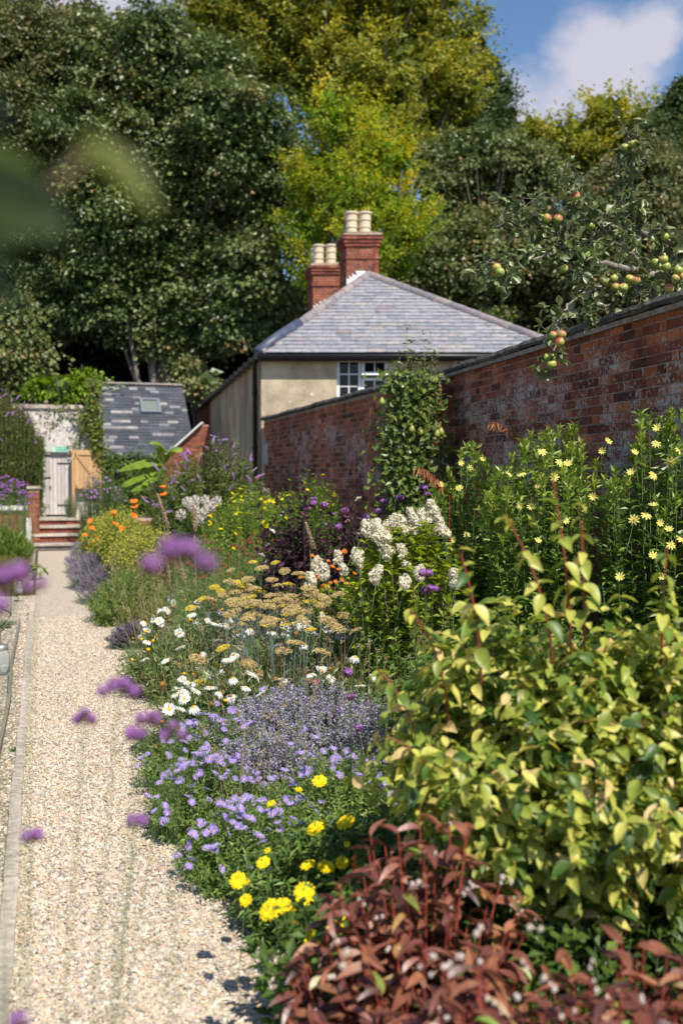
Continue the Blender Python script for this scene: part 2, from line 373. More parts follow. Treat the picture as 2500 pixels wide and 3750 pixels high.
# ---------------------------------------------------------------- masonry helpers
def brickmat(name, cols, lichen=0., band=(1.7, 2.75), dark=.5, lc=(.46, .42, .40), seed=0., bigscale=.8):
    m, t, N, L, bs, out = nt(name)
    tc = N.new('ShaderNodeTexCoord'); mp = N.new('ShaderNodeMapping'); mp.inputs['Location'].default_value = (seed, seed, 0); L.new(tc.outputs['Object'], mp.inputs[0])
    def noise(s, d=4, r=.6):
        n = N.new('ShaderNodeTexNoise'); n.inputs['Scale'].default_value = s; n.inputs['Detail'].default_value = d; n.inputs['Roughness'].default_value = r; L.new(mp.outputs[0], n.inputs[0]); return n.outputs[0]
    def mr(src, a, b, c, d):
        x = N.new('ShaderNodeMapRange'); x.inputs[1].default_value = a; x.inputs[2].default_value = b; x.inputs[3].default_value = c; x.inputs[4].default_value = d; L.new(src, x.inputs[0]); return x.outputs[0]
    def math_(op, a, b):
        x = N.new('ShaderNodeMath'); x.operation = op
        for i, q in enumerate((a, b)):
            if isinstance(q, (int, float)): x.inputs[i].default_value = q
            else: L.new(q, x.inputs[i])
        return x.outputs[0]
    a = N.new('ShaderNodeAttribute'); a.attribute_name = 'tint'
    r = ramp(N, cols); L.new(math_('ADD', a.outputs['Fac'], mr(noise(40, 5), .3, .7, -.12, .12)), r.inputs[0])
    mx = N.new('ShaderNodeMix'); mx.data_type = 'RGBA'; mx.inputs[7].default_value = (.028, .018, .014, 1)
    L.new(math_('MULTIPLY', mr(noise(1.7, 6), .45, .72, 0, dark), mr(noise(9, 3), .3, .6, .3, 1)), mx.inputs[0]); L.new(r.outputs[0], mx.inputs[6]); col = mx.outputs[2]
    if lichen:
        sx = N.new('ShaderNodeSeparateXYZ'); L.new(tc.outputs['Object'], sx.inputs[0])
        up = mr(sx.outputs[2], band[0] - .45, band[0] + .1, 0, 1); dn = mr(sx.outputs[2], band[1] - .12, band[1] + .2, 1, .45)
        zone = math_('MULTIPLY', math_('MULTIPLY', up, dn), mr(noise(bigscale * 2.6, 5), .38, .62, .3, 1.0))
        thr = math_('SUBTRACT', .66, math_('MULTIPLY', math_('MULTIPLY', zone, mr(a.outputs['Fac'], .2, .6, .72, 1.05)), .225 * lichen))
        dif = math_('SUBTRACT', noise(34, 8, .75), thr)
        msk = mr(dif, -.015, .04, 0, .88)
        m2 = N.new('ShaderNodeMix'); m2.data_type = 'RGBA'; m2.inputs[7].default_value = (*lc, 1); L.new(msk, m2.inputs[0]); L.new(col, m2.inputs[6]); col = m2.outputs[2]
    L.new(col, bs.inputs['Base Color']); bs.inputs['Roughness'].default_value = .9; bs.inputs['Specular IOR Level'].default_value = .2
    bp = N.new('ShaderNodeBump'); bp.inputs['Distance'].default_value = .006; bp.inputs['Strength'].default_value = 1; L.new(noise(70, 5), bp.inputs['Height']); L.new(bp.outputs[0], bs.inputs['Normal'])
    return m
BR = [(0, (.08, .032, .024)), (.2, (.17, .05, .03)), (.45, (.32, .09, .044)), (.7, (.43, .13, .056)), (.88, (.56, .20, .075)), (1, (.46, .22, .13))]
BRC = [(0, (.12, .045, .035)), (.3, (.20, .065, .045)), (.6, (.29, .09, .055)), (.85, (.37, .125, .07)), (1, (.34, .18, .13))]
M['brick'] = brickmat('old_brick', BR, 1.0, dark=.75)
M['brick_low'] = brickmat('old_brick_far', [(p, tuple(v * 1.15 for v in c)) for p, c in BR], .8, band=(1.75, 2.6), dark=.85, seed=3.3, bigscale=.6)
M['brick_c'] = brickmat('chimney_brick', BRC, 0, dark=.35)
M['mortar'] = plain('mortar', (.33, .27, .23), .95, nscale=12, namt=.5, bump=.004, bscale=80)
M['mortar_c'] = plain('pale_mortar', (.42, .32, .24), .95, nscale=12, namt=.3)
def brickrow(mb, p0, u, z, t0, t1, row, n, depth=.1, h=.065, jit=.0015, proud=0, mi=0):
    """one Flemish course along u from t0 to t1; n is the outward normal"""
    t = t0 - (0 if row % 2 == 0 else .17) + U(-.01, .01); i = 0
    while t < t1:
        L_ = .215 if i % 2 == 0 else .1025
        a, b = max(t, t0), min(t + L_, t1)
        if b - a > .02:
            o = U(-.002, .003) + proud
            mb.box(p0 + u * (a + b) / 2 + n * (o - depth / 2) + np.array([0, 0, z + h / 2]), (b - a, depth, h), u, n, tint=min(1, max(0, rng.normal(.46, .19))), jit=jit, mi=mi)
        t += L_ + .0105; i += 1
def brick_face(mb, p0, u, n, length, z0, z1, top=None, course=.0755, mi=0, mortar_mi=1, thick=.1):
    rows = int((z1 - z0) / course)
    for r in range(rows):
        z = z0 + r * course; t1 = length; t0 = 0
        if top is not None:
            t0, t1 = top(z + course)
            if t1 - t0 < .05: continue
        brickrow(mb, p0, u, z, t0, t1, r, n, mi=mi)
def V3(x, y, z=0): return np.array([x, y, z], float)
# ---------------------------------------------------------------- tall garden wall
ta = R_(4.1); ut = V3(math.sin(ta), math.cos(ta)); nt_ = V3(-math.cos(ta), math.sin(ta)); P0 = V3(math.cos(ta), -math.sin(ta)) * 3.75
def wallface(px, py, off=0): return at_plane(px, py, P0 + nt_ * off, nt_)
TZ = wallface(2250, 1139, .05)[2]; LT = (wallface(1600, 1500)).dot(ut)
M['coping'] = plain('coping', (.04, .036, .032), .95, nscale=16, bump=.012, bscale=45, col2=(.19, .175, .155))
def coping(name, parent, p0, u, n, t0, t1, z, depth=.36, th=.065, over=.055, rise=0.):
    mb = MB(); m = int((t1 - t0) / .06); sec = [(over, 0), (over + .008, th * .45), (over - .012, th), (-.1, th + .025), (-depth + .03, th), (-depth, 0)]
    V = []
    for i in range(m + 1):
        t = t0 + (t1 - t0) * i / m; w = .006 * math.sin(t * 3.1) + .004 * math.sin(t * 11)
        for (o, zz) in sec: V.append(p0 + u * t + n * (o + U(-.005, .005)) + V3(0, 0, z + zz + w + U(-.005, .005)))
    k = len(sec); Fc = [[i * k + j, i * k + (j + 1) % k, (i + 1) * k + (j + 1) % k, (i + 1) * k + j] for i in range(m) for j in range(k)]
    Fc += [list(range(k))[::-1], [m * k + j for j in range(k)]]
    mb.add(V, Fc, .35); return part(name, mb, M['coping'], parent)
wt = thing('garden_wall', 'tall red brick garden wall crusted with white lichen under dark stone coping, nearest at the right', 'wall', P0 + ut * 4)
mb = MB(); zt = TZ - .07
brick_face(mb, P0 - ut * 3, ut, nt_, LT + 3, 0, zt)
part('brickwork', mb, M['brick'], wt)
mb = MB(); mb.box(P0 + ut * (LT - 3) / 2 - nt_ * .146 + V3(0, 0, zt / 2), (LT + 3, .28, zt), ut, nt_)
mb.box(P0 + ut * (LT / 2 - 1.5) + nt_ * .012 + V3(0, 0, zt - .025), (LT + 3, .05, .04), ut, nt_, tint=.4)
part('mortar_core', mb, M['mortar'], wt)
coping('coping', wt, P0, ut, nt_, -3, LT + .05, zt)
# ---------------------------------------------------------------- lower garden wall
la = R_(0.45); ul = V3(math.sin(la), math.cos(la)); nl = V3(-math.cos(la), math.sin(la)); PL = V3(math.cos(la), -math.sin(la)) * 3.95
def lowface(px, py): return at_plane(px, py, PL, nl)
LZ = lowface(1200, 1462)[2]; l0 = lowface(1535, 1500).dot(ul); l1 = lowface(966, 1500).dot(ul)
wl_ = thing('garden_wall', 'lower red brick garden wall stepping down to the cottage behind the dark purple shrub', 'wall', PL + ul * l0)
mb = MB(); zl = LZ - .07
brick_face(mb, PL + ul * l0, ul, nl, l1 - l0, 0, zl)
brick_face(mb, PL + ul * l0 - nl * .0, -nl, -ul, .26, 0, zl)
part('brickwork', mb, M['brick_low'], wl_)
part('mortar_core', MB().box(PL + ul * (l0 + l1) / 2 - nl * .126 + V3(0, 0, zl / 2), (l1 - l0, .24, zl), ul, nl), M['mortar'], wl_)
coping('coping', wl_, PL, ul, nl, l0, l1 + .1, zl, depth=.32, th=.058)
part('repair_slab', MB().box(PL + ul * (l1 - .25) + nl * .012 + V3(0, 0, 2.25), (.34, .02, .38), ul, nl, tint=.6), M['concrete'], wl_)
# ---------------------------------------------------------------- cottage
HA = R_(4.2); uy = V3(math.sin(HA), math.cos(HA)); ny = V3(-math.cos(HA), math.sin(HA)); A = at_d(957, 1740, 19.6); A[2] = 0; NF = -FH
def FP(px, py, off=0): return at_plane(px, py, A + NF * off, NF)
def SZ(px, py, off=0):
    p = FP(px, py, off) - A; return p.dot(RT), p[2]
def LW(s, z, off=0): return A + RT * s + NF * off + V3(0, 0, z)
M['render'] = None
def rendermat():
    m, t, N, L, bs, out = nt('lime_render')
    tc = N.new('ShaderNodeTexCoord')
    def noise(s, d=4, r=.6):
        n = N.new('ShaderNodeTexNoise'); n.inputs['Scale'].default_value = s; n.inputs['Detail'].default_value = d; n.inputs['Roughness'].default_value = r; L.new(tc.outputs['Object'], n.inputs[0]); return n.outputs[0]
    r = ramp(N, [(.3, (.32, .25, .17)), (.5, (.47, .38, .27)), (.68, (.58, .49, .36))]); L.new(noise(2.2, 6), r.inputs[0])
    v = N.new('ShaderNodeTexVoronoi'); v.inputs['Scale'].default_value = 3.2; L.new(tc.outputs['Object'], v.inputs['Vector'])
    ms = N.new('ShaderNodeMapRange'); ms.inputs[1].default_value = .09; ms.inputs[2].default_value = .06; L.new(v.outputs['Distance'], ms.inputs[0])
    n3 = N.new('ShaderNodeMapRange'); n3.inputs[1].default_value = .5; n3.inputs[2].default_value = .56; L.new(noise(1.6, 2), n3.inputs[0])
    mu = N.new('ShaderNodeMath'); mu.operation = 'MULTIPLY'; L.new(ms.outputs[0], mu.inputs[0]); L.new(n3.outputs[0], mu.inputs[1])
    mx = N.new('ShaderNodeMix'); mx.data_type = 'RGBA'; mx.inputs[7].default_value = (.72, .66, .56, 1); L.new(mu.outputs[0], mx.inputs[0]); L.new(r.outputs[0], mx.inputs[6])
    L.new(mx.outputs[2], bs.inputs['Base Color']); bs.inputs['Roughness'].default_value = .95
    bp = N.new('ShaderNodeBump'); bp.inputs['Distance'].default_value = .01; L.new(noise(25, 5), bp.inputs['Height']); L.new(bp.outputs[0], bs.inputs['Normal'])
    return m
M['render'] = rendermat()
M['stained'] = plain('stained_render', (.22, .15, .09), .95, nscale=1.1, col2=(.56, .44, .30), bump=.012, bscale=20, stretch=(1, 1, .7))
M['white_paint'] = plain('white_paint', (.80, .80, .80), .45, nscale=8, namt=.05)
M['black_iron'] = plain('black_iron', (.012, .012, .014), .4)
m, t, N, L, bs, out = nt('window_glass'); bs.inputs['Base Color'].default_value = (.008, .009, .01, 1); bs.inputs['Roughness'].default_value = .06; bs.inputs['Specular IOR Level'].default_value = .25; M['glass'] = m
SLL = [(0, (.18, .185, .21)), (.15, (.225, .225, .25)), (.45, (.25, .245, .265)), (.7, (.275, .268, .28)), (.86, (.255, .24, .262)), (.94, (.31, .285, .27)), (.98, (.22, .17, .19)), (1, (.13, .14, .17))]
M['slate'] = leafmat('weathered_slate', SLL, .62, 0, .4, scale=9)
M['hip'] = leafmat('hip_tile', [(0, (.16, .145, .16)), (.5, (.22, .19, .20)), (1, (.29, .23, .21))], .6, 0, .4, scale=14)
hs_ = thing('cottage', 'rendered cottage with hipped grey slate roof and two brick chimneys beyond the garden wall', 'house', A)
s1a, zt1 = SZ(1233, 1314); s1b, _ = SZ(1419, 1314); zb1 = zt1 - 1.3
s2a, _ = SZ(1663, 1312); s2b = s2a + .95; EZ = SZ(1100, 1290)[1] - .02; SW = 6.15
mb = MB(); th = .3
def wallbit(sa, sb, za, zb): mb.box(LW((sa + sb) / 2, (za + zb) / 2, -th / 2), (sb - sa, th, zb - za), RT, NF)
wallbit(0, s1a, 0, EZ); wallbit(s1b, s2a, 0, EZ); wallbit(s2b, SW, 0, EZ)
for a, b in ((s1a, s1b), (s2a, s2b)): wallbit(a, b, 0, zb1); wallbit(a, b, zt1, EZ)
part('front_wall', mb, M['render'], hs_)
LH = 18.2; LR = 11.4
mb = MB(); mb.box(A + uy * (th + LR) / 2 - ny * .15 + V3(0, 0, EZ / 2) + uy * .0, (LR - th, .3, EZ), uy, ny)
part('side_wall', mb, M['stained'], hs_)
mb = MB(); brick_face(mb, A + uy * LR, uy, ny, LH - LR, 1.2, EZ - .05, course=.0755)
part('brick_side_wall', mb, M['brick_c'], hs_)
mb = MB(); mb.box(A + uy * (LR + LH) / 2 - ny * .156 + V3(0, 0, EZ / 2), (LH - LR, .3, EZ), uy, ny)
BRt = A + RT * SW; mb.box(BRt + uy * LH / 2 + V3(0, 0, EZ / 2), (LH, .3, EZ), uy, ny); mb.box(A + uy * LH + RT * SW / 2 + V3(0, 0, EZ / 2), (SW, .3, EZ), RT, uy)
part('rear_wall', mb, M['mortar'], hs_)
# roof
EL = at_d(946, 1291, 19.40); ER = at_d(2112, 1291, 19.40); EL[2] = ER[2] = (EL[2] + ER[2]) / 2; AP = at_d(1350, 1006, 22.7)
RB = AP + uy * 14.5
def slates(mb, E0, E1, T0, T1, rows, wmean, tf, thick=.007, skip=None, mi=0):
    """slates on the plane from eave E0-E1 up to T0-T1 (T may be a point)"""
    E0, E1, T0, T1 = map(np.asarray, (E0, E1, T0, T1)); u = norm(E1 - E0)
    w0 = (T0 - E0) - u * (T0 - E0).dot(u); v = norm(w0); Ls = np.linalg.norm(w0); n = norm(np.cross(u, v)); n = n if n[2] > 0 else -n
    g = Ls / rows; LE = np.linalg.norm(E1 - E0); a0 = (T0 - E0).dot(u); a1 = (T1 - E0).dot(u)
    for r in range(rows):
        v0, v1 = r * g - .01, min((r + 1) * g + .012, Ls)
        lo0, lo1 = a0 * v0 / Ls, a0 * v1 / Ls; hi0, hi1 = LE + (a1 - LE) * v0 / Ls, LE + (a1 - LE) * v1 / Ls
        s = min(lo0, lo1) - U(0, wmean)
        while s < max(hi0, hi1):
            w_ = wmean * U(.75, 1.3); sa, sb = s + .003, s + w_ - .003; s += w_
            b0, b1 = max(sa, lo0), min(sb, hi0); c0, c1 = max(sa, lo1), min(sb, hi1)
            if b1 - b0 < .01: continue
            if c1 - c0 < .002: c0 = c1 = min(max((b0 + b1) / 2, lo1), max(hi1, lo1))
            if skip and skip((b0 + b1) / 2, (v0 + v1) / 2): continue
            j = U(-.004, .004); lift = .014 + U(0, .005)
            q = [E0 + u * b0 + v * (v0 + j) + n * lift, E0 + u * b1 + v * (v0 + j) + n * (lift + U(-.002, .002)), E0 + u * c1 + v * v1 + n * .002, E0 + u * c0 + v * v1 + n * .002]
            lowq = [p - n * thick for p in q]
            mb.add(q + lowq, [[0, 1, 2, 3], [4, 5, 1, 0], [5, 6, 2, 1], [7, 4, 0, 3]], tf(), mi)
mb = MB(); slates(mb, EL, ER, AP, AP, 23, .30, lambda: rng.random())
und = MB(); und.add([EL - [0, 0, .03], ER - [0, 0, .03], AP - [0, 0, .03]], [[0, 1, 2]])
EB = EL + uy * (LH + .3); EB[2] = EL[2]; ERB = ER + uy * (LH + .3)
roof = part('roof', mb, M['slate'], hs_)
mb = MB(); slates(mb, EL, EB, AP, RB, 20, .5, lambda: rng.random() * .6); slates(mb, ER, ERB, AP, RB, 20, .5, lambda: rng.random() * .6)
part('side_slope', mb, M['slate'], roof)
mb = MB(); d_ = V3(0, 0, -.035); mb.add([EL + d_, ER + d_, AP + d_, EB + d_, RB + d_, ERB + d_], [[0, 1, 2], [0, 2, 4, 3], [1, 5, 4, 2], [3, 4, 5]], .3); part('roof_boards', mb, M['black_iron'], roof)
def hiptiles(a, b, r=.105, ln=.42, dark=0):
    mb = MB(); n = int(np.linalg.norm(b - a) / ln) + 1
    for i in range(n):
        p, q = a + (b - a) * i / n, a + (b - a) * (i + 1.04) / n
        mb.tubes(np.array([p + V3(0, 0, -.02), (p + q) / 2 + V3(0, 0, -.016), q + V3(0, 0, -.015)]), [r * 1.06, r * 1.0, r * .93], 12, tint=(.5 + U(-.45, .45)), cap=True)
    return mb
part('hip_tiles', hiptiles(EL + V3(.02, 0, .02), AP), M['hip'], roof, smooth=False)
part('hip_tiles', hiptiles(ER, AP), M['hip'], roof)
part('ridge_tiles', hiptiles(AP, RB), M['hip'], roof)
M['lead'] = plain('lead_blue', (.06, .07, .12), .45, nscale=6, namt=.4)
a_, b_ = EL, EL + (AP - EL) * .33
part('hip_cover', MB().tubes(np.array([a_ + V3(0, 0, .0), (a_ + b_) / 2 + V3(0, 0, .02), b_ + V3(0, 0, .0)]), .118, 12, cap=True), M['lead'], roof, smooth=True)
# gutters and downpipe
gz = V3(0, 0, -.075)
mb = MB(); mb.tubes(np.array([EL + NF * .04 + gz, (EL + ER) / 2 + NF * .04 + gz, ER + NF * .04 + gz]), .052, 8, cap=True)
mb.box((EL + ER) / 2 - NF * .03 + V3(0, 0, -.09), (6.2, .03, .14), RT, NF)
part('gutter', mb, M['black_iron'], hs_, smooth=True)
mb = MB(); n = 20; pts = np.array([EL + ny * .02 + gz + uy * (LH * i / n) for i in range(n + 1)]); mb.tubes(pts, .05, 8, cap=True)
for i in range(n): mb.box(pts[i] + V3(0, 0, .01), (.08, .125, .125), uy, ny)
part('gutter', mb, M['black_iron'], hs_)
dp = at_d(933, 1740, 20.0); dp[2] = 0
mb = MB(); mb.tubes(np.array([dp, dp + [0, 0, 3.9], dp + [0, 0, 4.0] + NF * .02, (EL + uy * .5)[:3] + V3(0, 0, -.1)]), .042, 8)
for z_ in (1.2, 2.4, 3.5): mb.lathe(dp + [0, 0, z_], [(.044, -.03), (.055, -.03), (.055, .03), (.044, .03)], 8)
part('downpipe', mb, M['black_iron'], hs_, smooth=True)
# windows
def casement(name, sa, sb, zt_, zb_, cols, zrows, parent, toplight=False):
    off = -.10; fr = .055; mb = MB()
    def bar(a, b, c, d, o=off, th_=.05): mb.box(LW((a + b) / 2, (c + d) / 2, o), (b - a, th_, d - c), RT, NF)
    bar(sa, sb, zt_ - fr, zt_); bar(sa, sb, zb_, zb_ + fr); bar(sa, sa + fr, zb_ + fr, zt_ - fr); bar(sb - fr, sb, zb_ + fr, zt_ - fr)
    for i in range(1, cols):
        s = sa + fr + (sb - sa - 2 * fr) * i / cols; bar(s - .011, s + .011, zb_ + fr, zt_ - fr, off, .035)
    for z_ in zrows: bar(sa + fr, sb - fr, z_ - .011, z_ + .011, off, .031)
    f = part(name, mb, M['white_paint'], parent)
    g_ = MB().box(LW((sa + sb) / 2, (zt_ + zb_) / 2, off - .005), (sb - sa - .02, .008, zt_ - zb_ - .02), RT, NF); part('pane', g_, M['glass'], f)
    return f
ph = .237; sm = s1a + .475
casement('window', s1a, sm, zt1, zb1, 2, [zt1 - .055 - ph * k for k in (1, 2, 3, 4)], hs_)
zl_ = zt1 - .36
casement('window', sm + .01, s1b, zl_, zb1, 2, [zl_ - .055 - ph * k * .95 for k in (1, 2, 3)], hs_)
# open top light, tilted out
mb = MB(); hz = .335; ang = R_(24); dn = V3(0, 0, -1) * math.cos(ang) + NF * math.sin(ang); nn_ = np.cross(RT, dn); top_ = LW((sm + .01 + s1b) / 2, zt1 - .02, -.07); W_ = s1b - sm - .01
def tb(sc_, dc, w, h, t_=.045): mb.box(top_ + RT * sc_ + dn * dc, (w, t_, h), RT, nn_, dn)
tb(0, .03, W_, .06); tb(0, hz - .03, W_, .06); tb(-W_ / 2 + .03, hz / 2, .06, hz - .12); tb(W_ / 2 - .03, hz / 2, .06, hz - .12); tb(0, hz / 2, .022, hz - .12, .03)
f = part('window', mb, M['white_paint'], hs_, label='small top window propped open')
part('pane', MB().box(top_ + dn * hz / 2, (W_ - .1, .008, hz - .1), RT, nn_, dn), M['glass'], f)
part('window_frame', MB().box(LW((sm + s1b) / 2, zt1 - .012, -.12), (s1b - sm, .05, .024), RT, NF), M['white_paint'], hs_)
casement('window', s2a, s2a + .47, zt1, zb1, 2, [zt1 - .055 - ph * k for k in (1, 2, 3, 4)], hs_); casement('window', s2a + .48, s2b, zt1, zb1, 2, [zt1 - .055 - ph * k for k in (1, 2, 3, 4)], hs_)
for a, b in ((s1a, s1b), (s2a, s2b)): part('dark_room_panel', MB().box(LW((a + b) / 2, (zt1 + zb1) / 2, -.285), (b - a, .02, zt1 - zb1), RT, NF), M['black_iron'], hs_)  # black panel added to stand for the dark room behind the panes
# darker strip laid over the side wall, its shade put in the colour
part('shaded_wall_strip', MB().box(A + ny * .01 + uy * .30 + V3(0, 0, EZ / 2 - .05), (.5, .02, EZ - .1), uy, ny, tint=.2), M['stained'], hs_)
# chimneys
M['pot'] = plain('buff_pot', (.60, .50, .36), .8, nscale=8, namt=.12)
M['flash'] = plain('flashing', (.72, .70, .68), .7, nscale=9, namt=.15)
def chimney(px0, px1, d, ytop, pots, pr, ph_, zz):
    a = at_d(px0, ytop, d); b = at_d(px1, ytop, d); w_ = np.linalg.norm((b - a)[:2]); zt_ = a[2]; dp_ = .72; zb_ = 4.9
    a = V3(a[0], a[1]); n0 = NF; c = a + RT * w_ / 2 + uy * dp_ / 2
    mb = MB(); core = MB()
    faces = [(a, RT, NF, w_), (a, uy, ny, dp_), (a + RT * w_, uy, -ny, dp_)]
    hh = zt_ - zb_; prof = lambda z: 0.0
    rows = int(hh / .0755)
    for r in range(rows):
        z = zb_ + r * .0755; k = rows - 1 - r
        pr_ = .09 if k == 0 else .065 if k == 1 else .04 if k == 2 else .0
        if k == 6: pr_ = .03
        for (p, u_, n_, L_) in faces:
            brickrow(mb, p, u_, z, -pr_, L_ + pr_, r, n_, proud=pr_)
    core.box(c + V3(0, 0, (zb_ + zt_) / 2), (w_ - .01, dp_ - .01, zt_ - zb_ - .0), RT, uy)
    core.box(c + V3(0, 0, zt_ + .015), (w_ + .15, dp_ + .15, .05), RT, uy, jit=.01); core.box(c + V3(0, 0, zt_ + .05), (w_ - .02, dp_ - .02, .05), RT, uy, jit=.015)
    o = part('chimney', mb, M['brick_c'], hs_); part('mortar', core, M['mortar_c'], o)
    for (ppx, back) in pots:
        q = at_d(ppx, ytop, d + .2 + back); q[2] = zt_ + .05; r = pr
        if back: q = q + 0
        part('chimney_pot', MB().lathe(q, [(r * 1.02, 0), (r * .95, .05), (r * .93, ph_ * .28), (r * 1.06, ph_ * .29), (r * 1.06, ph_ * .33), (r * .93, ph_ * .34), (r * .93, ph_ * .6), (r * 1.06, ph_ * .61), (r * 1.06, ph_ * .65), (r * .95, ph_ * .66), (r * .98, ph_ * .9), (r * 1.16, ph_ * .92), (r * 1.16, ph_), (r * .8, ph_), (r * .78, ph_ * .7)], 20), M['pot'], o, smooth=False)
    mb = MB(); pts = [at_plane(x, y, a + NF * .02, NF) for x, y in zz]
    V = pts + [p - NF * .015 for p in pts]; m = len(pts); mb.add(V, [list(range(m))[::-1]] + [[i, (i + 1) % m, m + (i + 1) % m, m + i] for i in range(m)]); part('flashing', mb, M['flash'], o)
chimney(1268, 1386, 24.0, 860, [(1286, 0), (1335, 0)], .150, .53, [(1269, 1046), (1269, 1018), (1281, 1026), (1276, 1010), (1292, 1016), (1287, 1001), (1307, 1010), (1301, 992), (1336, 992), (1352, 1002), (1300, 1046)])
chimney(1145, 1252, 26.2, 972, [(1166, 0), (1211, 0), (1156, .45)], .142, .52, [(1148, 1136), (1148, 1118), (1160, 1124), (1155, 1112), (1172, 1118), (1169, 1104), (1188, 1108), (1184, 1097), (1206, 1096), (1180, 1136)])
# ---------------------------------------------------------------- slate-roofed outbuilding
E1 = at_d(372, 1668, 28.2); E2x = at_d(733, 1668, 28.2)[0]; ez = E1[2]; yR = E1[1] + 2.9
rz = None
for dd in (31.3,):
    rz = at_plane(400, 1405, V3(0, yR), V3(0, -1))[2]
ob = thing('outbuilding', 'low outbuilding with steep dark slate roof patched with pale slates and a rooflight', 'outbuilding', (E1[0], E1[1], 0))
SLD = [(0, (.045, .05, .062)), (.4, (.065, .07, .085)), (.62, (.085, .09, .105)), (.72, (.16, .155, .16)), (.85, (.22, .21, .215)), (1, (.31, .29, .28))]
M['slate_dark'] = leafmat('patched_slate', SLD, .55, 0, .4, scale=12)
EA, EBb = V3(E1[0], E1[1], ez), V3(E2x, E1[1], ez); TA, TB = V3(E1[0], yR, rz), V3(E2x, yR, rz)
runs = [0]
def tdark():
    runs[0] = .35 * (runs[0] > 0) + 0
    return U(.72, .98) if rng.random() < .2 else U(0, .62)
mb = MB(); slates(mb, EA, EBb, TA, TB, 23, .27, tdark); rf = part('roof', mb, M['slate_dark'], ob)
mb = MB()
for i in range(9):
    xx = E1[0] + (E2x - E1[0]) * (i + .5) / 9; mb.box((xx, yR - .04, rz + .02), ((E2x - E1[0]) / 9 - .01, .17, .05), tint=U(.3, .8), jit=.004)
M['ridge'] = plain('ridge_tile', (.34, .29, .26), .85, nscale=9, namt=.25); part('ridge_tiles', mb, M['ridge'], rf)
mb = MB(); mb.add([TA, TB, V3(E2x, yR + 2.9, ez), V3(E1[0], yR + 2.9, ez)], [[0, 1, 2, 3]]); mb.add([EA - [0, 0, .03], EBb - [0, 0, .03], TB - [0, 0, .03], TA - [0, 0, .03]], [[0, 1, 2, 3]], .2); part('rear_slope', mb, M['slate_dark'], rf)
vs = norm(TA - EA); nr = norm(np.cross(V3(1, 0, 0), vs))
q1 = at_plane(512, 1513, EA, nr); q2 = at_plane(590, 1470, EA, nr); cu = (q1 + q2) / 2; wu = .60; hu = np.abs((q2 - q1).dot(vs))
mb = MB(); mb.box(cu + nr * .05 - vs * hu / 2, (wu, .08, .08), (1, 0, 0), vs, nr); mb.box(cu + nr * .05 + vs * hu / 2, (wu, .08, .08), (1, 0, 0), vs, nr)
for s_ in (-1, 1): mb.box(cu + nr * .048 + V3(s_ * (wu / 2 - .04), 0, 0), (.08, hu - .08, .08), (1, 0, 0), vs, nr)
M['grey_metal'] = plain('grey_metal', (.22, .24, .27), .4, metal=.3, namt=.1); rl = part('rooflight', mb, M['grey_metal'], ob)
m, t, N, L, bs, out = nt('roof_glass'); bs.inputs['Base Color'].default_value = (.16, .18, .16, 1); bs.inputs['Roughness'].default_value = .25; M['rglass'] = m
part('pane', MB().box(cu + nr * .04, (wu - .1, hu - .1, .02), (1, 0, 0), vs, nr), M['rglass'], rl)
mb = MB(); mb.tubes(np.array([EA + V3(0, -.06, -.05), EBb + V3(0, -.06, -.05)]), .05, 8, cap=True); part('gutter', mb, M['lead'], ob, smooth=True)
for yy in (E1[1] + .3, yR + 2.7): part('wall', MB().box(((E1[0] + E2x) / 2, yy, ez / 2), (E2x - E1[0] - .2, .25, ez - .02)), M['brick_c'], ob)
for xx in (E1[0] + .15, E2x - .15):
    mb = MB(); mb.add([(xx - .1, E1[1] + .2, 0), (xx - .1, yR + 2.8, 0), (xx - .1, yR + 2.8, ez), (xx - .1, yR, rz - .06), (xx - .1, E1[1] + .2, ez), (xx + .1, E1[1] + .2, 0), (xx + .1, yR + 2.8, 0), (xx + .1, yR + 2.8, ez), (xx + .1, yR, rz - .06), (xx + .1, E1[1] + .2, ez)],
           [[4, 3, 2, 1, 0], [5, 6, 7, 8, 9], [0, 5, 9, 4], [4, 9, 8, 3], [3, 8, 7, 2]]); part('gable_wall', mb, M['brick_c'], ob)
# raked brick wall in front of it
ra, rb_ = at_d(600, 1680, 27), at_d(738, 1556, 27); rl0 = np.linalg.norm((rb_ - ra)[:2]); rw = thing('raked_wall', 'orange brick wall with sloping white topped edge between outbuilding and cottage', 'wall', (ra[0], ra[1], 0))
mb = MB(); base = V3(ra[0], ra[1]) ; sl_ = (rb_[2] - ra[2]) / rl0
ext = .2
brick_face(mb, base, RT, NF, rl0 + ext, 1.0, rb_[2] + .02, top=lambda z: (max(0, (z - ra[2]) / sl_), rl0 + ext))
part('brickwork', mb, M['brick_c'], rw)
mb = MB(); V = [base, base + RT * (rl0 + ext), base + RT * (rl0 + ext) + V3(0, 0, rb_[2]), base + RT * rl0 + V3(0, 0, rb_[2]), base + V3(0, 0, ra[2])]; V = [v - NF * .012 for v in V]; V += [v - NF * .2 for v in V]
mb.add(V, [[0, 1, 2, 3, 4], [9, 8, 7, 6, 5], [4, 3, 8, 9], [3, 2, 7, 8], [0, 4, 9, 5], [1, 6, 7, 2]]); part('mortar_core', mb, M['mortar_c'], rw)
mb = MB(); mid = (base + V3(0, 0, ra[2]) + base + RT * rl0 + V3(0, 0, rb_[2])) / 2; dr = norm(RT * rl0 + V3(0, 0, rb_[2] - ra[2])); mb.box(mid + V3(0, 0, .03), (math.hypot(rl0, rb_[2] - ra[2]) + .1, .3, .04), dr, NF, np.cross(dr, NF)); part('verge', mb, M['flash'], rw)
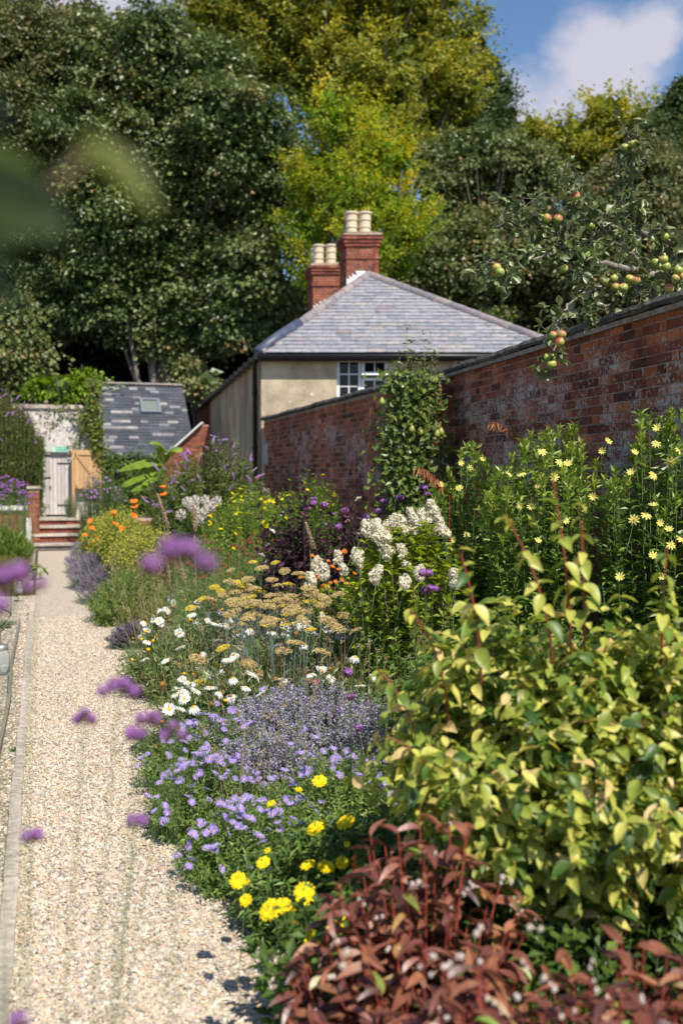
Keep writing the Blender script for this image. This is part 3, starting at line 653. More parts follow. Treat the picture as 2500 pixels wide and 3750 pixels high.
# ---------------------------------------------------------------- steps, gate wall
Ys = at_z(210, 2012, 0)[1]; xs0 = at_plane(118, 1990, V3(0, Ys), V3(0, -1))[0]; xs1 = at_plane(304, 1990, V3(0, Ys), V3(0, -1))[0]; Yg = Ys + 1.9
M['step_stone'] = plain('step_stone', (.40, .35, .29), .9, nscale=7, namt=.4, bump=.006, bscale=40)
stp = thing('garden_steps', 'four worn stone steps with brick risers climbing to the old wooden door', 'steps', ((xs0 + xs1) / 2, Ys, 0))
zs = [.15, .37, .56, .74]; ys = [0, .36, .72, 1.08]
for i in range(4):
    w_ = (xs1 - xs0) * (1 if i else 1.0); cx = (xs0 + xs1) / 2 + (.0 if i else -.02); d_ = .40 if i < 3 else .9
    part('tread', MB().box((cx, Ys + ys[i] + d_ / 2 - .03, zs[i] - .03), (w_, d_ + .02, .06), jit=.006, tint=U(.4, .8)), M['step_stone'], stp)
    z0 = zs[i - 1] if i else 0
    mb = MB()
    if i == 0: mb.box((cx, Ys + .1, z0 + (zs[i] - .06 - z0) / 2), (w_ - .02, .16, zs[i] - .062 - z0), tint=.2); part('riser', mb, M['step_stone'], stp)
    else:
        p0 = V3(cx - w_ / 2 + .01, Ys + ys[i] + .02); brickrow(mb, p0, V3(1, 0), z0 + .004, 0, w_ - .02, i, V3(0, -1), h=(zs[i] - .065 - z0) * .95); part('riser', mb, M['brick_c'], stp)
g = MB(); g.add([(xs0 - 12, Yg - .6, .73), (xs0, Yg - .6, .73), (xs0, Ys + 1.4, .73), (xs1, Ys + 1.4, .73), (xs1, Yg - .6, .73), (E1[0] + 6, Yg - .6, .73), (E1[0] + 6, Yg + 8, .73), (xs0 - 12, Yg + 8, .73), (xs0 - 12, Yg - .6, 0), (xs0, Yg - .6, 0), (xs0, Ys + 1.4, 0), (xs1, Ys + 1.4, 0), (xs1, Yg - .6, 0), (E1[0] + 6, Yg - .6, 0)],
                [[0, 1, 6, 7], [1, 2, 3, 4], [4, 5, 6, 1], [0, 8, 9, 1], [4, 12, 13, 5]])
struct('upper_terrace', g, M['soil'])
def gp(px, py, off=0): return at_plane(px, py, V3(0, Yg - off), V3(0, -1))
M['limewash'] = plain('limewash', (.34, .28, .25), .95, nscale=5, col2=(.70, .66, .63), bump=.015, bscale=18)
gw = thing('gate_wall', 'flaking limewashed garden wall with old grey plank door at the end of the path', 'wall', (gp(210, 1800)[0], Yg, .73))
zc = gp(210, 1497)[2]; xl = gp(-160, 1700)[0]; xr = gp(372, 1700)[0]; xd0 = gp(152, 1700)[0]; xd1 = gp(272, 1700)[0]; zd = gp(210, 1656)[2]
mb = MB(); T_ = .4
for (a, b, c, d) in ((xl, xd0, 0, zc), (xd1, xr, 0, zc), (xd0, xd1, zd, zc)): mb.box(((a + b) / 2, Yg + T_ / 2, (c + d) / 2), (b - a, T_, d - c))
part('wall_face', mb, M['limewash'], gw)
M['pale_stone'] = plain('pale_stone', (.42, .36, .29), .9, nscale=8, namt=.35, bump=.006)
mb = MB(); n = 8
for i in range(n): mb.box((xl + (xr - xl) * (i + .5) / n, Yg + T_ / 2, zc + .05), ((xr - xl) / n - .01, T_ + .14, .1), tint=U(.3, .8), jit=.006)
part('coping', mb, M['pale_stone'], gw)
M['old_door'] = plain('old_door', (.32, .28, .27), .85, nscale=5, col2=(.62, .57, .55), bump=.004, bscale=50, stretch=(14, 14, .7))
mb = MB(); n = 7; x0, x1 = xd0 + .10, xd1 - .03; zb_ = .76
for i in range(n): mb.box((x0 + (x1 - x0) * (i + .5) / n, Yg + .12 + U(-.002, .002), (zb_ + zd) / 2), ((x1 - x0) / n - .008, .04, zd - zb_ - .06), tint=U(.2, .8))
dr_ = part('door', mb, M['old_door'], gw)
mb = MB(); mb.box((xd0 + .05, Yg + .09, (zb_ + zd) / 2), (.09, .12, zd - zb_), tint=.9); mb.box(((xd0 + xd1) / 2, Yg + .09, zd - .025), (xd1 - xd0 - .2, .12, .05), tint=.8)
part('door_frame', mb, M['old_door'], gw)
mb = MB(); mb.box((x1 - .2, Yg + .09, gp(260, 1697)[2]), (.4, .012, .035)); mb.box((x1 - .2, Yg + .09, gp(260, 1850)[2]), (.4, .012, .035)); part('hinge', mb, M['black_iron'], dr_)
mb = MB(); mb.box((x0 + .08, Yg + .08, gp(172, 1748)[2]), (.14, .02, .02)); mb.box((x0 + .13, Yg + .075, gp(180, 1784)[2]), (.025, .03, .09)); part('latch', mb, M['black_iron'], dr_)
# fire exit sign
s0, s1_ = gp(189, 1646, .02), gp(246, 1646, .02); sw = s1_[0] - s0[0]; sh = sw * .36; c = (s0 + s1_) / 2; c[2] = gp(215, 1646)[2]
M['sign_green'] = plain('sign_green', (.10, .42, .28), .5, nscale=5, namt=.15); M['sign_white'] = plain('sign_white', (.72, .78, .74), .5, namt=.03)
sg = thing('exit_sign', 'faded green and white fire exit sign above the old grey door', 'sign', c)
part('board', MB().box(c, (sw, .012, sh)), M['sign_green'], sg)
part('pictogram_panel', MB().box(c + V3(-sw * .355, -.009, 0), (sw * .2, .004, sh * .84)), M['sign_white'], sg)
mb = MB(); pc = c + V3(-sw * .355, -.013, 0); u = sh * .1
mb.lathe(pc + V3(.3 * u, 0, 2.7 * u), [(.0, -.002), (.6 * u, -.002), (.6 * u, .002), (0, .002)], 10, axis=[(1, 0, 0), (0, 0, -1), (0, 1, 0)])
for (ax, az, bx, bz, t_) in ((.2, 2, -.2, -.3, 1.1), (.2, 1.6, 1.4, .9, .45), (.2, 1.6, -1.2, 1.0, .45), (-.2, -.3, 1.0, -1.2, .6), (1.0, -1.2, .9, -2.8, .5), (-.2, -.3, -.8, -1.8, .6), (-.8, -1.8, -1.7, -2.0, .5)):
    a, b = pc + V3(ax * u, 0, az * u), pc + V3(bx * u, 0, bz * u); d = norm(b - a); mb.box((a + b) / 2, (np.linalg.norm(b - a) + t_ * u * .5, .003, t_ * u), d, (0, 1, 0), np.cross(d, (0, 1, 0)))
part('pictogram', mb, M['sign_green'], sg)
def text(body, pos, size, mat, parent, name='lettering', extr=.001):
    cu_ = bpy.data.curves.new(name, 'FONT'); cu_.body = body; cu_.size = size; cu_.extrude = extr
    tmp = bpy.data.objects.new('tmp', cu_); me = bpy.data.meshes.new_from_object(tmp); bpy.data.objects.remove(tmp); me.materials.clear(); me.materials.append(mat)
    o = bpy.data.objects.new(name, me); COL.objects.link(o); o.parent = parent; o.location = Vector(np.asarray(pos) - ORG[parent.name]); o.rotation_euler = (R_(90), 0, 0); ORG[o.name] = np.asarray(pos); return o
text('Fire exit', c + V3(-sw * .21, -.009, sh * .06), sh * .42, M['sign_white'], sg)
text('Keep clear', c + V3(-sw * .21, -.009, -sh * .38), sh * .42, M['sign_white'], sg)
# open timber gate
ga, gb = gp(270, 1700, .25), gp(372, 1700, .25); zg1, zg0 = gp(300, 1648)[2], gp(300, 1793)[2]
M['new_timber'] = plain('new_timber', (.46, .28, .13), .6, nscale=4, namt=.2, stretch=(9, 9, .8))
gt = thing('timber_gate', 'open honey coloured ledged and braced timber gate beside the old door', 'gate', ((ga[0] + gb[0]) / 2, Yg - .25, .75))
mb = MB(); n = 6; X0, X1 = ga[0] + .03, gb[0]
for i in range(n): mb.box((X0 + (X1 - X0) * (i + .5) / n, Yg - .25, (zg0 + zg1) / 2), ((X1 - X0) / n - .006, .025, zg1 - zg0), tint=U(.3, .8))
part('boards', mb, M['new_timber'], gt)
for z_ in (zg1 - .08, zg0 + .09): part('ledge', MB().box(((X0 + X1) / 2, Yg - .278, z_), (X1 - X0 - .01, .03, .12), tint=.7), M['new_timber'], gt)
a, b = V3(X0 + .06, Yg - .279, zg1 - .14), V3(X1 - .06, Yg - .279, zg0 + .15); d = norm(b - a); part('brace', MB().box((a + b) / 2, (np.linalg.norm(b - a), .028, .07), d, (0, 1, 0), np.cross(d, (0, 1, 0)), tint=.35), M['new_timber'], gt)
part('gate_post', MB().box((X0 - .04, Yg - .26, (zg1 + .74) / 2), (.07, .07, zg1 - .74), tint=.6), M['new_timber'], gt)
part('latch', MB().tubes(np.array([(X0 + .04, Yg - .3, zg0 + .15), (X0 + .03, Yg - .33, zg0 + .08), (X0 + .08, Yg - .33, zg0 + .02), (X0 + .2, Yg - .32, zg0)]), .008, 6), M['black_iron'], gt)
# brick pier, low walls, rail
def fp_(px, py, yy): return at_plane(px, py, V3(0, yy), V3(0, -1))
yp = Ys + .35; a, b = fp_(103, 1790, yp), fp_(145, 1790, yp)
pr_ = thing('brick_pier', 'short red brick pier with flat stone cap at the left of the steps', 'pier', (a[0], yp, 0))
mb = MB(); brick_face(mb, V3(a[0], yp), V3(1, 0), V3(0, -1), b[0] - a[0], 0, a[2]); brick_face(mb, V3(b[0], yp + .01), V3(0, 1), V3(1, 0), .3, 0, a[2]); part('brickwork', mb, M['brick_c'], pr_)
part('mortar_core', MB().box(((a[0] + b[0]) / 2, yp + .16, a[2] / 2), (b[0] - a[0] - .01, .3, a[2])), M['mortar_c'], pr_)
part('cap', MB().box(((a[0] + b[0]) / 2, yp + .15, a[2] + .03), (b[0] - a[0] + .08, .4, .06), jit=.005), M['pale_stone'], pr_)
lw = thing('retaining_wall', 'low brick retaining wall with whitish coping behind the far left verbena', 'wall', (a[0] - 2, yp, 0))
zL = fp_(40, 1868, yp)[2]; mb = MB(); brick_face(mb, V3(a[0] - 5, yp), V3(1, 0), V3(0, -1), 4.99, 0, zL); part('brickwork', mb, M['brick_c'], lw)
part('mortar_core', MB().box((a[0] - 2.51, yp + .16, zL / 2), (4.98, .3, zL)), M['mortar_c'], lw)
part('coping', MB().box((a[0] - 2.51, yp + .12, zL + .05), (4.98, .42, .1), jit=.004), M['flash'], lw)
rw2 = thing('retaining_wall', 'low brick wall at the right of the steps below the gate hedge', 'wall', (xs1 + .5, Ys, 0))
zR = fp_(312, 1905, Ys + .2)[2]; mb = MB(); brick_face(mb, V3(xs1 + .02, Ys + .2), V3(1, 0), V3(0, -1), 3.0, 0, zR); brick_face(mb, V3(xs1 + .02, Ys + .21), V3(0, 1), V3(-1, 0), 1.2, 0, zR)
part('brickwork', mb, M['brick_c'], rw2); part('mortar_core', MB().box((xs1 + 1.54, Ys + .85, zR / 2), (3.0, 1.28, zR - .01)), M['mortar_c'], rw2)
q = fp_(95, 1990, Ys + .1); qt = fp_(95, 1800, Ys + .1)[2]
hr = thing('handrail', 'black metal handrail with lantern-like top post at the left of the steps', 'handrail', (q[0], Ys + .1, 0))
part('post', MB().tubes(np.array([(q[0], Ys + .1, 0), (q[0], Ys + .1, qt)]), .022, 8, cap=True), M['black_iron'], hr, smooth=True)
part('rail', MB().tubes(np.array([(q[0], Ys + .1, qt - .05), (q[0] + .02, Ys + 1.5, qt + .45)]), .02, 8, cap=True), M['black_iron'], hr, smooth=True)
part('post_cap', MB().box((q[0] + .01, Ys + .1, qt), (.12, .1, .1), jit=.004), M['black_iron'], hr)
q = fp_(107, 1990, Ys - .15); q2 = fp_(107, 1897, Ys - .15)[2]
single('stone_post', MB().box((q[0], Ys - .15, q2 / 2), (.12, .12, q2), jit=.01), M['flash'], 'short flaking white stone post beside the bottom step', 'post')
# stray hanging jar lanterns on hooks by the left bed
m, t, N, L, bs, out = nt('jar_glass'); bs.inputs['Base Color'].default_value = (.9, .92, .92, 1); bs.inputs['Roughness'].default_value = .08; bs.inputs['Transmission Weight'].default_value = .85; bs.inputs['IOR'].default_value = 1.3; M['jar'] = m
M['zinc'] = plain('zinc', (.45, .46, .48), .35, metal=.7, namt=.1)
def jarlantern(px, py, d, s, label, hook=True):
    top = at_d(px, py, d); r = .04 * s; h = .12 * s
    t_ = thing('jar_lantern', label, 'lantern', (top[0], top[1], top[2] - h - .03), 'jar lanterns on shepherd hooks')
    part('jar', MB().lathe(top - V3(0, 0, h + .02), [(r * .85, 0), (r, .01), (r, h * .8), (r * .75, h), (r * .72, h - .01), (r * .94, h * .78), (r * .94, .012)], 18), M['jar'], t_, smooth=True)
    part('lid', MB().lathe(top - V3(0, 0, .03), [(r * .8, 0), (r * .84, .005), (r * .84, .012), (r * .8, .016), (r * .8, .028), (0.001, .03)], 18), M['zinc'], t_, smooth=True)
    part('candle', MB().lathe(top - V3(0, 0, h + .005), [(r * .5, 0), (r * .5, .03), (r * .4, .035)], 12), M['flash'], t_)
    return top
top = jarlantern(4, 2360, 5.2, 1.15, 'nearer hanging glass jar lantern at the left picture edge')
hk = MB(); b0 = V3(top[0] - .13, top[1], 0); zt_ = top[2] + .23
pts = [b0, b0 + [0, 0, zt_ - .10]] + [b0 + V3(.08 - .08 * math.cos(a), 0, zt_ - .10 + .10 * math.sin(a)) for a in np.linspace(.3, 2.6, 8)] + [V3(top[0] + .055, top[1], zt_ - .07), V3(top[0] + .02, top[1], zt_ - .12), V3(top[0] - .01, top[1], zt_ - .145), V3(top[0], top[1], zt_ - .16), V3(top[0] + .02, top[1], zt_ - .15)]
hk.tubes(np.array(pts), .0035, 6); hk.tubes(np.array([V3(top[0], top[1], zt_ - .16), top - V3(0, 0, .005)]), .0015, 4)
single('shepherd_hook', hk, M['black_iron'], 'thin curled iron hook at the left edge holding the nearer jar lantern', 'hook', smooth=True)
top = jarlantern(72, 2128, 14.4, 1.3, 'farther glass jar lantern hanging low before the left flower bed')
b0 = at_z(40, 2256, 0); tp = V3(top[0] - .1, top[1], top[2] + .22)
hk = MB(); hk.tubes(np.array([b0, (b0 + tp) / 2, tp, tp + V3(.05, 0, .04), V3(top[0], top[1], tp[2]), top]), .004, 6)
single('shepherd_hook', hk, M['black_iron'], 'thin straight iron hook stuck in the pale soil holding the farther jar lantern', 'hook', smooth=True)
# ---------------------------------------------------------------- trees
M['bark'] = plain('bark', (.10, .08, .06), .95, nscale=5, namt=.5, bump=.02, bscale=18, stretch=(3, 3, .6))
M['bark_pale'] = plain('bark_pale', (.20, .17, .14), .9, nscale=6, namt=.4, bump=.004, bscale=60)
LD = leaf2(.75, .14); LS = leaf2(.42, .12)
def crown_leaves(mb, lobes, per_m2, ncl, cr, size, tplt, tint_fn, flat=.55, up=.6, spray=0.0, inner=.25, face=.65):
    """leaf clumps spread over the lobes; each clump is a flattened puff of leaves"""
    for (c, r) in lobes:
        r = np.broadcast_to(np.asarray(r, float), (3,))
        n = int(1.5 * per_m2 * 4 * math.pi * r.mean() ** 2 / (cr * cr * 3.1)) + 3
        u = norm(rng.normal(size=(n * 3, 3)))
        keep = (u @ (-FH) > -.25) | (rng.random(n * 3) > face); u = u[keep][:n]; n = len(u)
        rad = np.where(rng.random(n) < inner, U(.35, .75, n), U(.8, 1.1, n))
        cc = c + u * r * rad[:, None]
        out = norm(u + np.array([0, 0, .35]))
        m = ncl; tot = n * m
        m = int(m * 2.6); tot = n * m; ci = np.repeat(np.arange(n), m); crr = cr * U(.6, 1.4, n)[ci]
        o = rng.normal(size=(tot, 3)) * .55
        if spray:
            ax = norm(u * [1, 1, .15] + [0, 0, spray])[ci]; t = U(-1, 1, tot)[:, None]
            o = o * .38 + ax * t * 1.15; o[:, 2] *= .8
        else: o[:, 2] = o[:, 2] * flat * .8 - .25 * (o[:, 0] ** 2 + o[:, 1] ** 2)
        p = cc[ci] + o * crr[:, None]
        nn = norm(out[ci] * .8 + np.array([0, 0, up]) + rng.normal(size=(tot, 3)) * .5)
        d = norm(out[ci] * .6 + o * .7 + np.array([0, 0, -.5]) + rng.normal(size=(tot, 3)) * .6)
        base = tint_fn(u)[ci] if callable(tint_fn) else tint_fn
        mb.inst(tplt, p, frames(d, nn), size * .88 * U(.65, 1.3, tot), np.clip(base + rng.normal(0, .16, tot), 0, 1))
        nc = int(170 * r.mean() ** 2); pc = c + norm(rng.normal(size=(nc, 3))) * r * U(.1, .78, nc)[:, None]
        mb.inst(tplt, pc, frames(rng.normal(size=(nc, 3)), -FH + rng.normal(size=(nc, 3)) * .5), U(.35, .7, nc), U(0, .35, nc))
def limbs(root, lobes, base, r0, name='limb'):
    mb = MB(); top = np.mean([c for c, _ in lobes], 0)
    mid = np.array([base[0], base[1], max(2.5, top[2] * .35)])
    zt_ = max(c[2] for c, _ in lobes)
    P = bez(np.array([base]), np.array([mid]), np.array([[top[0], top[1], zt_ * .8]]), 10); mb.tubes(P, np.linspace(r0, r0 * .25, 10)[None], 9)
    part('trunk', mb, M['bark'], root, smooth=True)
    mb = MB()
    for (c, r) in lobes:
        s = P[0][rng.integers(2, 8)]; e = np.asarray(c) + U(-.4, .4, 3)
        q = bez(s[None], ((s + e) / 2 + [0, 0, -.4])[None], e[None], 7); mb.tubes(q, np.linspace(r0 * .32, .03, 7)[None], 6)
        k = 5; rr = np.mean(r)
        tb_ = np.repeat(q[:, 4], k, 0); te = e + norm(rng.normal(size=(k, 3))) * rr * .95; mb.tubes(bez(tb_, (tb_ + te) / 2 + [0, 0, -.2], te, 5), np.linspace(.05, .012, 5)[None], 4)
    part(name, mb, M['bark_pale'], root, smooth=True)
def tree(name, label, lobes_px, depth, base_px, mat, size, cr, ncl, per=1.0, r0=.3, tint=None, spread=1.5, sd=None, **kw):
    ds = []
    for i, (px, py, rp, *dd) in enumerate(lobes_px):
        d = depth + (dd[0] if dd else U(-spread, spread)); c = at_d(px, py, d); rm = rp / F * d
        ds.append((c, np.array([rm, rm, rm * .9])))
    b = B(base_px, depth + .5)
    root = thing(name, label, 'tree', b, 'trees behind the garden')
    limbs(root, ds, b, r0)
    mb = MB(); crown_leaves(mb, ds, per, ncl, cr, size, kw.pop('tpl', LD), tint or (lambda u: np.clip(rng.normal(.45, .16, len(u)), 0, 1)), **kw)
    part('crown', mb, mat, root)
SYC = [(0, (.050, .078, .024)), (.3, (.095, .135, .036)), (.6, (.155, .195, .058)), (.82, (.21, .23, .08)), (.92, (.25, .20, .08)), (1, (.33, .21, .09))]
M['sycamore_leaf'] = leafmat('sycamore_leaf', SYC, .42, .22, .5)
M['sycamore_brown'] = leafmat('sycamore_brown_leaf', [(0, (.055, .078, .024)), (.35, (.11, .135, .04)), (.65, (.17, .175, .06)), (.85, (.24, .18, .075)), (1, (.33, .20, .085))], .45, .22, .45)
M['beech_gold'] = leafmat('beech_gold_leaf', [(0, (0.081, 0.110, 0.020)), (.35, (0.218, 0.242, 0.030)), (.65, (0.391, 0.374, 0.050)), (.85, (0.552, 0.473, 0.070)), (1, (0.667, 0.484, 0.070))], .5, .35, .3)
M['hornbeam'] = leafmat('hornbeam_leaf', [(0, (.08, .15, .015)), (.3, (.19, .29, .02)), (.6, (.34, .41, .03)), (.85, (.60, .55, .05)), (1, (.72, .50, .05))], .5, .35, .3)
M['oak'] = leafmat('oak_leaf', [(0, (0.038, 0.067, 0.019)), (.6, (0.096, 0.134, 0.038)), (1, (0.230, 0.192, 0.058))], .5, .25, .3)
rng = np.random.default_rng(21)
tree('sycamore_tree', 'huge dark green sycamore filling the upper left behind the slate outbuilding',
     [(430, 300, 230), (700, 330, 220), (560, 560, 270), (860, 480, 200), (950, 720, 190), (690, 800, 250), (420, 750, 220), (930, 980, 150), (640, 1080, 230), (380, 1050, 200), (860, 1180, 110), (600, 1250, 80), (1000, 600, 130), (330, 480, 160), (780, 1210, 90), (1010, 1120, 100), (560, 180, 150)],
     39, 560, M['sycamore_leaf'], .21, .62, 30, per=1.35, r0=.42)
tree('sycamore_tree', 'dark green sycamore with browning seed bunches in the top left corner',
     [(120, 170, 200), (60, 420, 200), (250, 330, 170), (200, 620, 190), (40, 700, 170), (120, 900, 190), (270, 880, 150), (-60, 250, 200), (200, 1130, 140), (20, 1100, 150), (330, 130, 120), (-40, 560, 180)],
     41, 130, M['sycamore_brown'], .21, .62, 28, per=1.3, r0=.4)
tree('sycamore_tree', 'pale leaved young sycamore low at the left edge above the purple buddleja',
     [(20, 1180, 110), (60, 1330, 110), (-60, 1260, 130), (130, 1290, 60)], 34, 20, M['sycamore_leaf'], .2, .5, 26, per=1.3, r0=.15, tint=lambda u: np.clip(rng.normal(.62, .12, len(u)), 0, 1))
tree('beech_tree', 'tall golden green beech towering over the cottage chimneys at the top centre',
     [(820, 60, 190), (1080, 90, 230), (1330, 60, 220), (1540, 60, 150), (1180, 290, 190), (1420, 290, 200), (1600, 230, 150), (1560, 400, 140), (960, 250, 130), (1300, 480, 170), (1480, 560, 130), (1050, -150, 250), (1400, -150, 230), (1690, 330, 90)],
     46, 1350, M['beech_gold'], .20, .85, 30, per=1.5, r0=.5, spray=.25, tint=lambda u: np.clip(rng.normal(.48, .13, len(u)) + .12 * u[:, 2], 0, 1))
tree('hornbeam_tree', 'bright yellow green hornbeam with upswept sprays directly behind the chimneys',
     [(1230, 430, 90, -1), (1330, 480, 80, 0), (1180, 620, 110, 0), (1380, 560, 90, -1), (1300, 720, 140, -1), (1150, 830, 120, 0), (1440, 760, 100, -1), (1460, 600, 60, -1), (1340, 900, 130, -1), (1500, 850, 80, -1), (1180, 980, 110, 0), (1420, 960, 90, 0), (1580, 800, 40, -1), (1120, 720, 80, 0)],
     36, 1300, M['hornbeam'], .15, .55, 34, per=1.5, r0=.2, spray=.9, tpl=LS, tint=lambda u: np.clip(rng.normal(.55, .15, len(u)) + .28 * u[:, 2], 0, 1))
tree('oak_tree', 'dark oak edge against the sky right of the golden beech',
     [(1740, 230, 80), (1800, 330, 80), (1830, 430, 60), (1700, 120, 50), (1690, 420, 100), (1750, 60, 30), (1640, 520, 90)], 49, 1720, M['oak'], .17, .6, 22, per=1.1, r0=.3, face=.2)
tree('sycamore_tree', 'broad dark green sycamore between the cottage roof and the apple tree',
     [(1680, 620, 140), (1780, 560, 110), (1650, 780, 170), (1860, 730, 160), (1760, 930, 170), (1600, 960, 130), (1950, 900, 140), (1880, 1090, 140), (1680, 1120, 120), (2040, 1080, 130), (1560, 1130, 70), (1800, 1200, 90), (1960, 620, 90)],
     41, 1790, M['sycamore_leaf'], .2, .6, 28, per=1.35, r0=.4, tint=lambda u: np.clip(rng.normal(.56, .16, len(u)), 0, 1))
tree('beech_tree', 'yellow green beech tops along the skyline under the cloud',
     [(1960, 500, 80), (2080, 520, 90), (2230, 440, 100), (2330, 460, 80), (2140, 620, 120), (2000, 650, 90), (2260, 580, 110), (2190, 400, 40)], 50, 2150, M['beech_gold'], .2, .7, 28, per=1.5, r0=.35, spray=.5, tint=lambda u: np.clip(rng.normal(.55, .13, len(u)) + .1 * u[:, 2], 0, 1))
tree('sycamore_tree', 'russet tinged sycamore rising behind the apple tree at the right',
     [(2330, 660, 140), (2460, 640, 130), (2180, 800, 150), (2380, 860, 170), (2520, 900, 150), (2230, 1010, 130), (2420, 1060, 140), (2540, 700, 120), (2120, 960, 100), (2150, 1130, 90)],
     40, 2370, M['sycamore_brown'], .2, .58, 28, per=1.35, r0=.35, tint=lambda u: np.clip(rng.normal(.55, .15, len(u)), 0, 1))
tree('oak_tree', 'dark oak top at the far right skyline', [(2470, 430, 80), (2510, 350, 60), (2400, 490, 60), (2500, 530, 90)], 46, 2480, M['oak'], .17, .55, 24, per=1.2, r0=.3, face=.2)
# dark understorey and bright low branches
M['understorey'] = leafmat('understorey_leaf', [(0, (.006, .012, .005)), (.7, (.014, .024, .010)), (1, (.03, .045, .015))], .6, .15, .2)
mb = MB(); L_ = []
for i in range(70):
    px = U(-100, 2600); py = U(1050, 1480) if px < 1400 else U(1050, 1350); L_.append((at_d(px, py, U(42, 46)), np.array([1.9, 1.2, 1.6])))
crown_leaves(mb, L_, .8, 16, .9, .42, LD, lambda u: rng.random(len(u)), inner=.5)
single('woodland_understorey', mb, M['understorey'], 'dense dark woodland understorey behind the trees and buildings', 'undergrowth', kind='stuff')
tree('maple_sapling', 'fresh green sapling branches above the gate wall left of the outbuilding', [(230, 1440, 55), (320, 1400, 40), (170, 1420, 40), (270, 1470, 40)], 32, 240, M['hornbeam'], .16, .4, 26, per=1.2, r0=.08, tint=lambda u: np.clip(rng.normal(.18, .08, len(u)), 0, 1))
tree('hawthorn_tree', 'small grey green tree between outbuilding ridge and cottage gutter', [(700, 1390, 45), (735, 1420, 40), (680, 1350, 35), (760, 1380, 30)], 33.5, 715, M['sycamore_leaf'], .17, .35, 24, per=1.3, r0=.08, tint=lambda u: np.clip(rng.normal(.7, .1, len(u)), 0, 1))
# ---------------------------------------------------------------- plant helpers
rng = np.random.default_rng(5)
UPV = np.array([0, 0, 1.])
def dome(c, rx, ry, h, n, base=.55, rim=.5, jit=.15, lean=(0, 0)):
    r = np.sqrt(rng.random(n)); a = U(0, 2 * np.pi, n); o = np.stack([np.cos(a) * r * rx, np.sin(a) * r * ry, np.zeros(n)], 1)
    b = c + o * base; t = c + o + np.array([lean[0], lean[1], 0]); b[:, 2] = c[2]; t[:, 2] = c[2] + h * (1 - (1 - rim) * r ** 2) * U(1 - jit, 1 + jit * .4, n)
    return b, t
def stemleaves(ml, b, t, K, s0, s1, L_, tpl, ang=55, droop=.25, tint=.5, tj=.15, k=.35, up=.62, whorl=2, lj=.25, taper=.35, nj=.35, c=None):
    """leaves set round each stem between s0 and s1"""
    if c is None: c = ctrl(b, t, k, up)
    n = len(b); s = np.linspace(s0, s1, K)[None] + U(-.5, .5, (n, K)) * (s1 - s0) / K; s = np.clip(s, 0.02, 1)
    S = s[..., None]; P = (1 - S) ** 2 * b[:, None] + 2 * S * (1 - S) * c[:, None] + S * S * t[:, None]
    T = norm(2 * (1 - S) * (c - b)[:, None] + 2 * S * (t - c)[:, None])
    az = (np.arange(K) * 2.4)[None] + U(0, 6.28, (n, 1)) + U(-.3, .3, (n, K))
    ref = np.array([.3, .9, .1]); A = norm(np.cross(T, ref)); Bv = np.cross(T, A)
    sz = (L_ * (1 - taper * s) * U(1 - lj, 1 + lj, (n, K)))
    for w_ in range(whorl):
        ph = az + w_ * 2 * np.pi / whorl; side = A * np.cos(ph)[..., None] + Bv * np.sin(ph)[..., None]
        al = np.radians(ang * U(.6, 1.3, (n, K)))[..., None]
        d = T * np.cos(al) + side * np.sin(al); d[..., 2] -= droop * U(.2, 1.6, (n, K)); d = norm(d)
        nn = T * .6 + UPV * .7 + rng.normal(size=d.shape) * nj
        ti = np.broadcast_to(np.asarray(tint, float), (n,))[:, None] + rng.normal(0, tj, (n, K))
        ml.inst(tpl, P.reshape(-1, 3), frames(d.reshape(-1, 3), nn.reshape(-1, 3)), sz.ravel(), np.clip(ti, 0, 1).ravel())
    return c
def stemtubes(ms, b, t, r0, r1, c=None, k=.35, up=.62, M_=6, sides=3, tint=.5):
    if c is None: c = ctrl(b, t, k, up)
    ms.tubes(bez(b, c, t, M_), np.linspace(r0, r1, M_)[None], sides, tint=tint)
L2 = leaf2(.38, .1); L2n = leaf2(.2, .05); L2w = leaf2(.62, .12)
LO = leafN(.62, .16, .22, rows=(0, .1, .28, .5, .72, .88, 1)); LL = leafN(.36, .12, .3, rows=(0, .12, .3, .55, .8, 1)); LB = leafN(.1, .03, .5, rows=(0, .2, .4, .6, .8, 1), shape=lambda t: 1 - t ** 3 if t > 0 else .6)
def G(*c): return c
GREEN = [(0, (.04, .08, .014)), (.4, (.10, .165, .026)), (.75, (.18, .25, .04)), (.93, (.29, .33, .07)), (1, (.44, .38, .16))]
LIME = [(0, (.10, .16, .014)), (.4, (.25, .33, .026)), (.8, (.42, .47, .05)), (1, (.56, .54, .10))]
M['green'] = leafmat('herb_leaf', GREEN, .45, .3, .4); M['lime'] = leafmat('lime_leaf', LIME, .45, .35, .4)
M['grey_leaf'] = leafmat('grey_leaf', [(0, (.10, .125, .075)), (.6, (.21, .24, .16)), (1, (.34, .37, .27))], .6, .25, .3)
M['stem_green'] = plain('stem_green', (.10, .16, .05), .6, namt=.4); M['stem_tan'] = plain('stem_tan', (.26, .20, .11), .8, namt=.3); M['stem_red'] = plain('stem_red', (.30, .06, .045), .45, namt=.3)
M['stem_glauc'] = plain('stem_glaucous', (.17, .23, .19), .6, namt=.25)
M['petal_white'] = leafmat('white_petal', [(0, (.72, .71, .68)), (1, (.88, .87, .84))], .5, .3, .2, 1.0)
M['disc_gold'] = leafmat('golden_disc', [(0, (.42, .20, .01)), (.5, (.62, .36, .01)), (1, (.75, .48, .02))], .8, 0, .2, scale=300)
M['dead_disc'] = leafmat('dead_disc', [(0, (.13, .06, .015)), (.5, (.26, .14, .03)), (1, (.42, .26, .05))], .9, 0, .2, scale=300)
M['aster_petal'] = leafmat('aster_petal', [(0, (.34, .24, .66)), (.5, (.52, .40, .82)), (1, (.70, .60, .90))], .5, .35, .2, 1.1)
